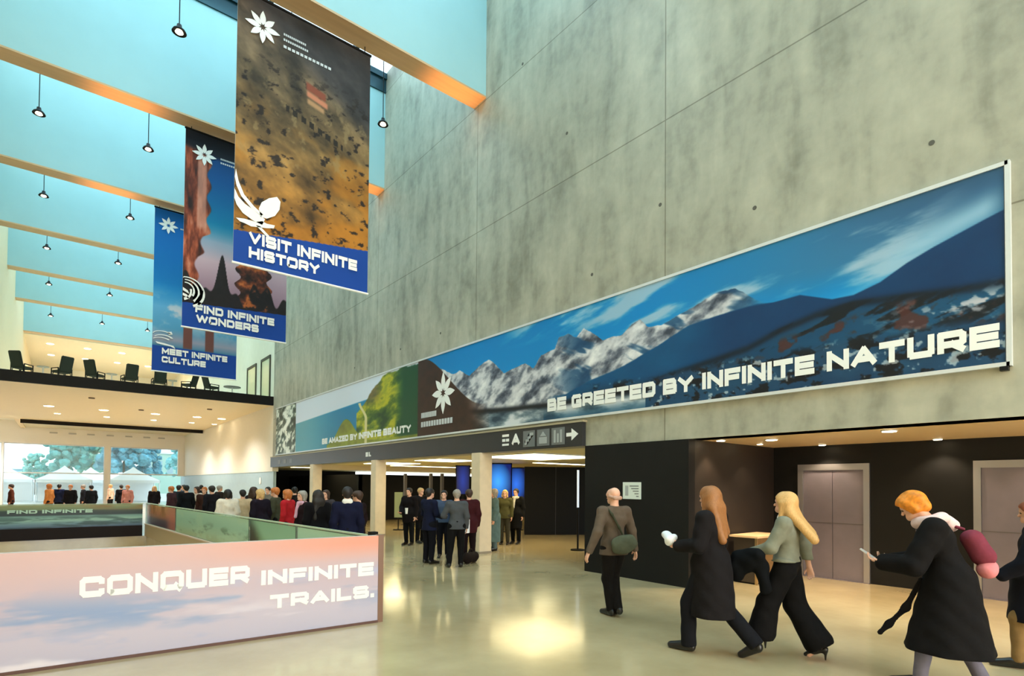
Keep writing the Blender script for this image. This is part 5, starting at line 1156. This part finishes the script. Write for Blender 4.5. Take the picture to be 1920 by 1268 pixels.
# ---------------------------------------------------------------- groups further away
HC = {'black': (20, 16, 16), 'brown': (60, 38, 26), 'grey': (150, 140, 130), 'blond': (206, 168, 110), 'ginger': (190, 110, 50), 'dark': (34, 26, 24)}
def hm(n): return mat('hair_'+n, HC[n], .6, var=.2, scale=30)
def figure(label, x, dp, turn, s, top, topc, legs, hr, kind='short', res=.014, group=None, hem=None, extra=None, skin=SK, **po):
    q = stand(x, dp); q = (q.x, q.y, 0); g = person(label, q, turned(q, turn), group); J = pose(s, **po)
    body(J, res, skin, g); m_ = cloth('cloth_%d_%d_%d' % topc, topc)
    if top == 'coat': coat(J, res, m_, g, hem or .55, .022, .17)
    else: jacket(J, res, m_, g, hem or .84)
    trousers(J, res, cloth('cloth_%d_%d_%d' % legs, legs), g, .02); shoes(J, res, MATS['black_leather'], g)
    hair(J, res, hm(hr), g, kind); eyes(J, g)
    if extra: extra(g, J, res)
    return g, J, q
def tie(rgb):
    def fn(g, J, res):
        f = Field(); s = J['s']; f.add(J['neck']+V3(-.05, .09, -.02)*s, J['chest']+V3(0, .15, -.16)*s, .018*s, .016*s); f.add(J['neck']+V3(.05, .09, -.02)*s, J['chest']+V3(0, .15, -.16)*s, .018*s, .016*s); f.mesh('lanyard', min(res, .011), cloth('lanyard_%d' % rgb[0], rgb), g)
    return fn
def scarf(rgb):
    def fn(g, J, res):
        f = Field(); s = J['s']; f.add(J['neck']+V3(-.07, .05, .0)*s, J['neck']+V3(.07, .05, .0)*s, .05*s); f.add(J['neck']+V3(0, -.06, .0)*s, J['neck']+V3(0, .06, 0)*s, .055*s); f.add(J['neck']+V3(.02, .10, .0)*s, J['waist']+V3(.03, .15, .06)*s, .045*s, .035*s); f.mesh('scarf', res, cloth('scarf_%d_%d' % rgb[:2], rgb), g, .004)
    return fn
G1 = 'people standing talking left of the nearest column'
fwdarm = dict(elL=(-.24, .03, 1.15), wrL=(-.14, .26, 1.10), elR=(.24, .02, 1.15), wrR=(.14, .26, 1.08), handL=(.2, 1, 0), palmL=(0, 0, 1), handR=(-.2, 1, 0), palmR=(0, 0, 1))
figure('person in a navy suit with a pale lanyard, in the group by the nearest column', 806, 12.7, -50, .98, 'jacket', (26, 30, 58), (18, 18, 26), 'dark', res=.011, group=G1, hem=.78, extra=tie((190, 170, 200)), **fwdarm)
figure('grey-haired person in a dark grey jacket seen from behind, right of the navy suit', 857, 12.2, 8, .97, 'jacket', (74, 76, 80), (20, 18, 20), 'grey', res=.011, group=G1, hem=.86, kneeL=(-.13, .01, .5), ankL=(-.17, -.02, .09), toeL=(-.19, .13, .03), elL=(-.29, .04, 1.16), wrL=(-.22, .24, 1.12), handL=(.2, 1, 0), palmL=(0, 0, 1))
figure('dark-haired person in blue facing us, between navy suit and grey jacket', 833, 13.8, 175, .95, 'jacket', (66, 80, 104), (24, 24, 34), 'black', res=.012, group=G1, hem=.92)
figure('person in a maroon coat half behind the nearest column', 880, 13.2, 15, .97, 'coat', (60, 22, 26), (34, 20, 24), 'brown', res=.012, group=G1, hem=.7)
G2 = 'pair in black farther back in the low hall'
figure('person in black at left of the distant pair, holding a white cup', 768, 16.6, 150, .97, 'coat', (24, 18, 20), (18, 18, 20), 'dark', res=.013, group=G2, hem=.7, wrR=(.14, .24, 1.0), handR=(0, 1, 0), palmR=(0, 0, 1), elR=(.25, .02, 1.14))
figure('person in black with pale hair at right of the distant pair', 789, 17.2, -140, .97, 'coat', (22, 20, 24), (16, 16, 18), 'blond', res=.013, group=G2, hem=.75)
figure('person in a long teal-grey coat just right of the nearest column', 927, 15.4, 100, .97, 'coat', (92, 116, 118), (90, 110, 116), 'grey', 'bob', .012, 'visitors right of the nearest column', .25)
figure('person with pale hair in an olive jacket right of the teal-grey coat', 947, 17.0, 170, .95, 'jacket', (78, 76, 48), (60, 58, 48), 'blond', 'bob', .013, 'visitors right of the nearest column')
figure('person in black with a white scarf beside the black partition', 968, 17.2, 160, .97, 'coat', (20, 20, 22), (16, 16, 18), 'dark', 'short', .013, 'visitors right of the nearest column', .5, scarf((206, 200, 190)))
cb = thing('shopping_bag', 'white carrier bag hanging beside the maroon coat at the nearest column', 'bag', stand(871, 12.75), 0)
ob('bag_body', lambda bm: box(bm, -.13, .13, -.05, .05, .70, 1.02), mat('white_paper', (236, 236, 240), .7), cb, bevel=.01); ob('handle', lambda bm: (box(bm, -.06, -.05, -.01, .01, 1.02, 1.16), box(bm, .05, .06, -.01, .01, 1.02, 1.16), box(bm, -.06, .06, -.01, .01, 1.15, 1.16)), M_LET, cb)
kb = thing('duffel_bag', 'dark bag lying on the floor at the foot of the nearest column', 'bag', stand(884, 12.9), .4)
f = Field(); f.add((-.16, 0, .13), (.16, 0, .13), .125, .12, .85, V3(0, 1, 0)); f.cut((0, 0, .004), (0, 0, -1)); f.mesh('bag_body', .012, cloth('dark_bag', (40, 28, 24)), kb, .006); f = Field()
for q in range(6): a = q*PI/6; f.add((-.08*math.cos(a), 0, .22+.10*math.sin(a)), (-.08*math.cos(a+PI/6), 0, .22+.10*math.sin(a+PI/6)), .014)
f.mesh('handle', .01, cloth('dark_bag', (40, 28, 24)), kb)
wc = thing('cup', 'white cup held at waist height by the dark coated pair', 'cup', stand(763, 16.2), 0); ob('cup_body', lambda bm: lathe(bm, [(.03, .95), (.045, 1.12), (.04, 1.12), (.026, .96)], 16), M_LET, wc)

# crowd along the railings: navy back first, then the rest by column of the photograph
G3 = 'crowd standing behind the right glass railing'; G4 = 'crowd standing beyond the far railing'
figure('broad person in a dark navy jacket seen from behind, beside the railing end', 652, 9.6, 5, 1.0, 'jacket', (24, 26, 56), (20, 20, 28), 'dark', 'short', .011, G3, extra=lambda g, J, r: Field().add(J['neck']+V3(-.035, -.02, .03), J['neck']+V3(.035, -.02, .03), .056).mesh('collar', r, cloth('white_cotton', (236, 232, 226)), g))
crowd = [
 (672, 11.2, 60, .95, 'jacket', (40, 24, 26), 'brown', 'short', 'person half hidden right of the broad navy back'),
 (597, 10.6, 20, .96, 'coat', (22, 18, 22), 'dark', 'long', 'person with long dark hair in black before the farthest column'),
 (568, 12.0, 120, .94, 'jacket', (44, 26, 32), 'grey', 'bob', 'person in black with a pale pink scarf'),
 (540, 12.8, 60, .95, 'jacket', (190, 36, 44), 'ginger', 'bob', 'person in a bright red jacket'),
 (517, 14.0, 70, .97, 'jacket', (72, 72, 56), 'ginger', 'short', 'person in an olive jacket left of the red one'),
 (489, 13.0, 40, .95, 'coat', (34, 26, 40), 'blond', 'bob', 'blond person in a dark purple coat'),
 (476, 15.5, -40, .97, 'coat', (40, 34, 32), 'brown', 'long', 'tall brown-haired person behind the blond one'),
 (456, 14.6, 10, .93, 'jacket', (206, 180, 146), 'black', 'short', 'person in a beige jacket with a dark bun'),
 (428, 13.6, 15, .94, 'coat', (226, 214, 196), 'black', 'bob', 'person in a cream coat with black hair'),
 (398, 17.0, 30, .98, 'jacket', (30, 28, 36), 'dark', 'short', 'person in dark clothes left of the cream coat'),
 (384, 18.5, 160, .95, 'jacket', (60, 36, 30), 'ginger', 'short', 'person in a brown jacket facing us'),
 (370, 20, 130, .95, 'coat', (216, 196, 180), 'brown', 'bob', 'person in a pale top between two dark jackets'),
 (350, 19, 20, .98, 'jacket', (24, 26, 32), 'black', 'short', 'person in a black jacket left of the pale top'),
 (336, 22, -30, .97, 'coat', (44, 50, 58), 'dark', 'short', 'person in a slate coat in the crowd'),
 (322, 21, 60, .95, 'jacket', (70, 44, 50), 'ginger', 'short', 'person in a plum jacket near the railing corner'),
 (412, 22, -60, .97, 'jacket', (54, 44, 40), 'grey', 'short', 'grey-haired person in brown farther back left of the cream coat'),
 (503, 19, 150, .96, 'jacket', (120, 110, 100), 'dark', 'short', 'person in a light taupe jacket between blond and olive ones'),
 (553, 17, 10, .97, 'coat', (30, 26, 26), 'black', 'short', 'tall person in black behind the red jacket'),
 (612, 14, 150, .94, 'jacket', (60, 54, 58), 'brown', 'bob', 'brown-haired person left of the broad navy back'),
 (345, 27, 120, .97, 'jacket', (90, 96, 104), 'dark', 'short', 'person in steel grey at the back of the crowd'),
 (378, 26, -20, .97, 'coat', (32, 40, 44), 'black', 'short', 'person in dark teal at the back of the crowd')]
for i, (x, d, tr, s, top, tcl, hr, kd, lab) in enumerate(crowd):
    figure(lab, x, d, tr, s, top, tcl, (28, 26, 30), hr, kd, .015, G3, extra=scarf((220, 170, 190)) if i == 2 else None)
far = [
 (290, 27, 170, .93, (34, 26, 30), 'blond', 'long', 'blond person in black near the railing corner, beyond the far railing'),
 (240, 27, 150, .95, (196, 130, 120), 'ginger', 'short', 'person in a pink top beyond the far railing'),
 (228, 29, 20, .95, (30, 24, 28), 'dark', 'short', 'person in black left of the pink top beyond the far railing'),
 (172, 26, 30, .94, (34, 34, 40), 'dark', 'short', 'person in dark grey, right end of the left cluster beyond the far railing'),
 (157, 28, 100, .95, (46, 46, 54), 'grey', 'short', 'grey-haired person in slate beyond the far railing'),
 (133, 26, 160, .95, (30, 26, 30), 'ginger', 'short', 'person in black with light hair beyond the far railing'),
 (112, 27, -20, .96, (30, 36, 66), 'black', 'short', 'person in navy beside the orange top beyond the far railing'),
 (93, 25, 60, .97, (206, 130, 70), 'ginger', 'bob', 'person in an orange-brown top beyond the far railing'),
 (22, 26, 90, .95, (92, 48, 36), 'brown', 'short', 'person in a rust jacket at the left edge beyond the far railing'),
 (208, 33, 60, .95, (226, 190, 170), 'blond', 'short', 'distant person in a pale jacket beyond the far railing')]
for x, d, tr, s, tcl, hr, kd, lab in far:
    figure(lab, x, d, tr, s, 'jacket', tcl, (30, 28, 32), hr, kd, .018, G4)
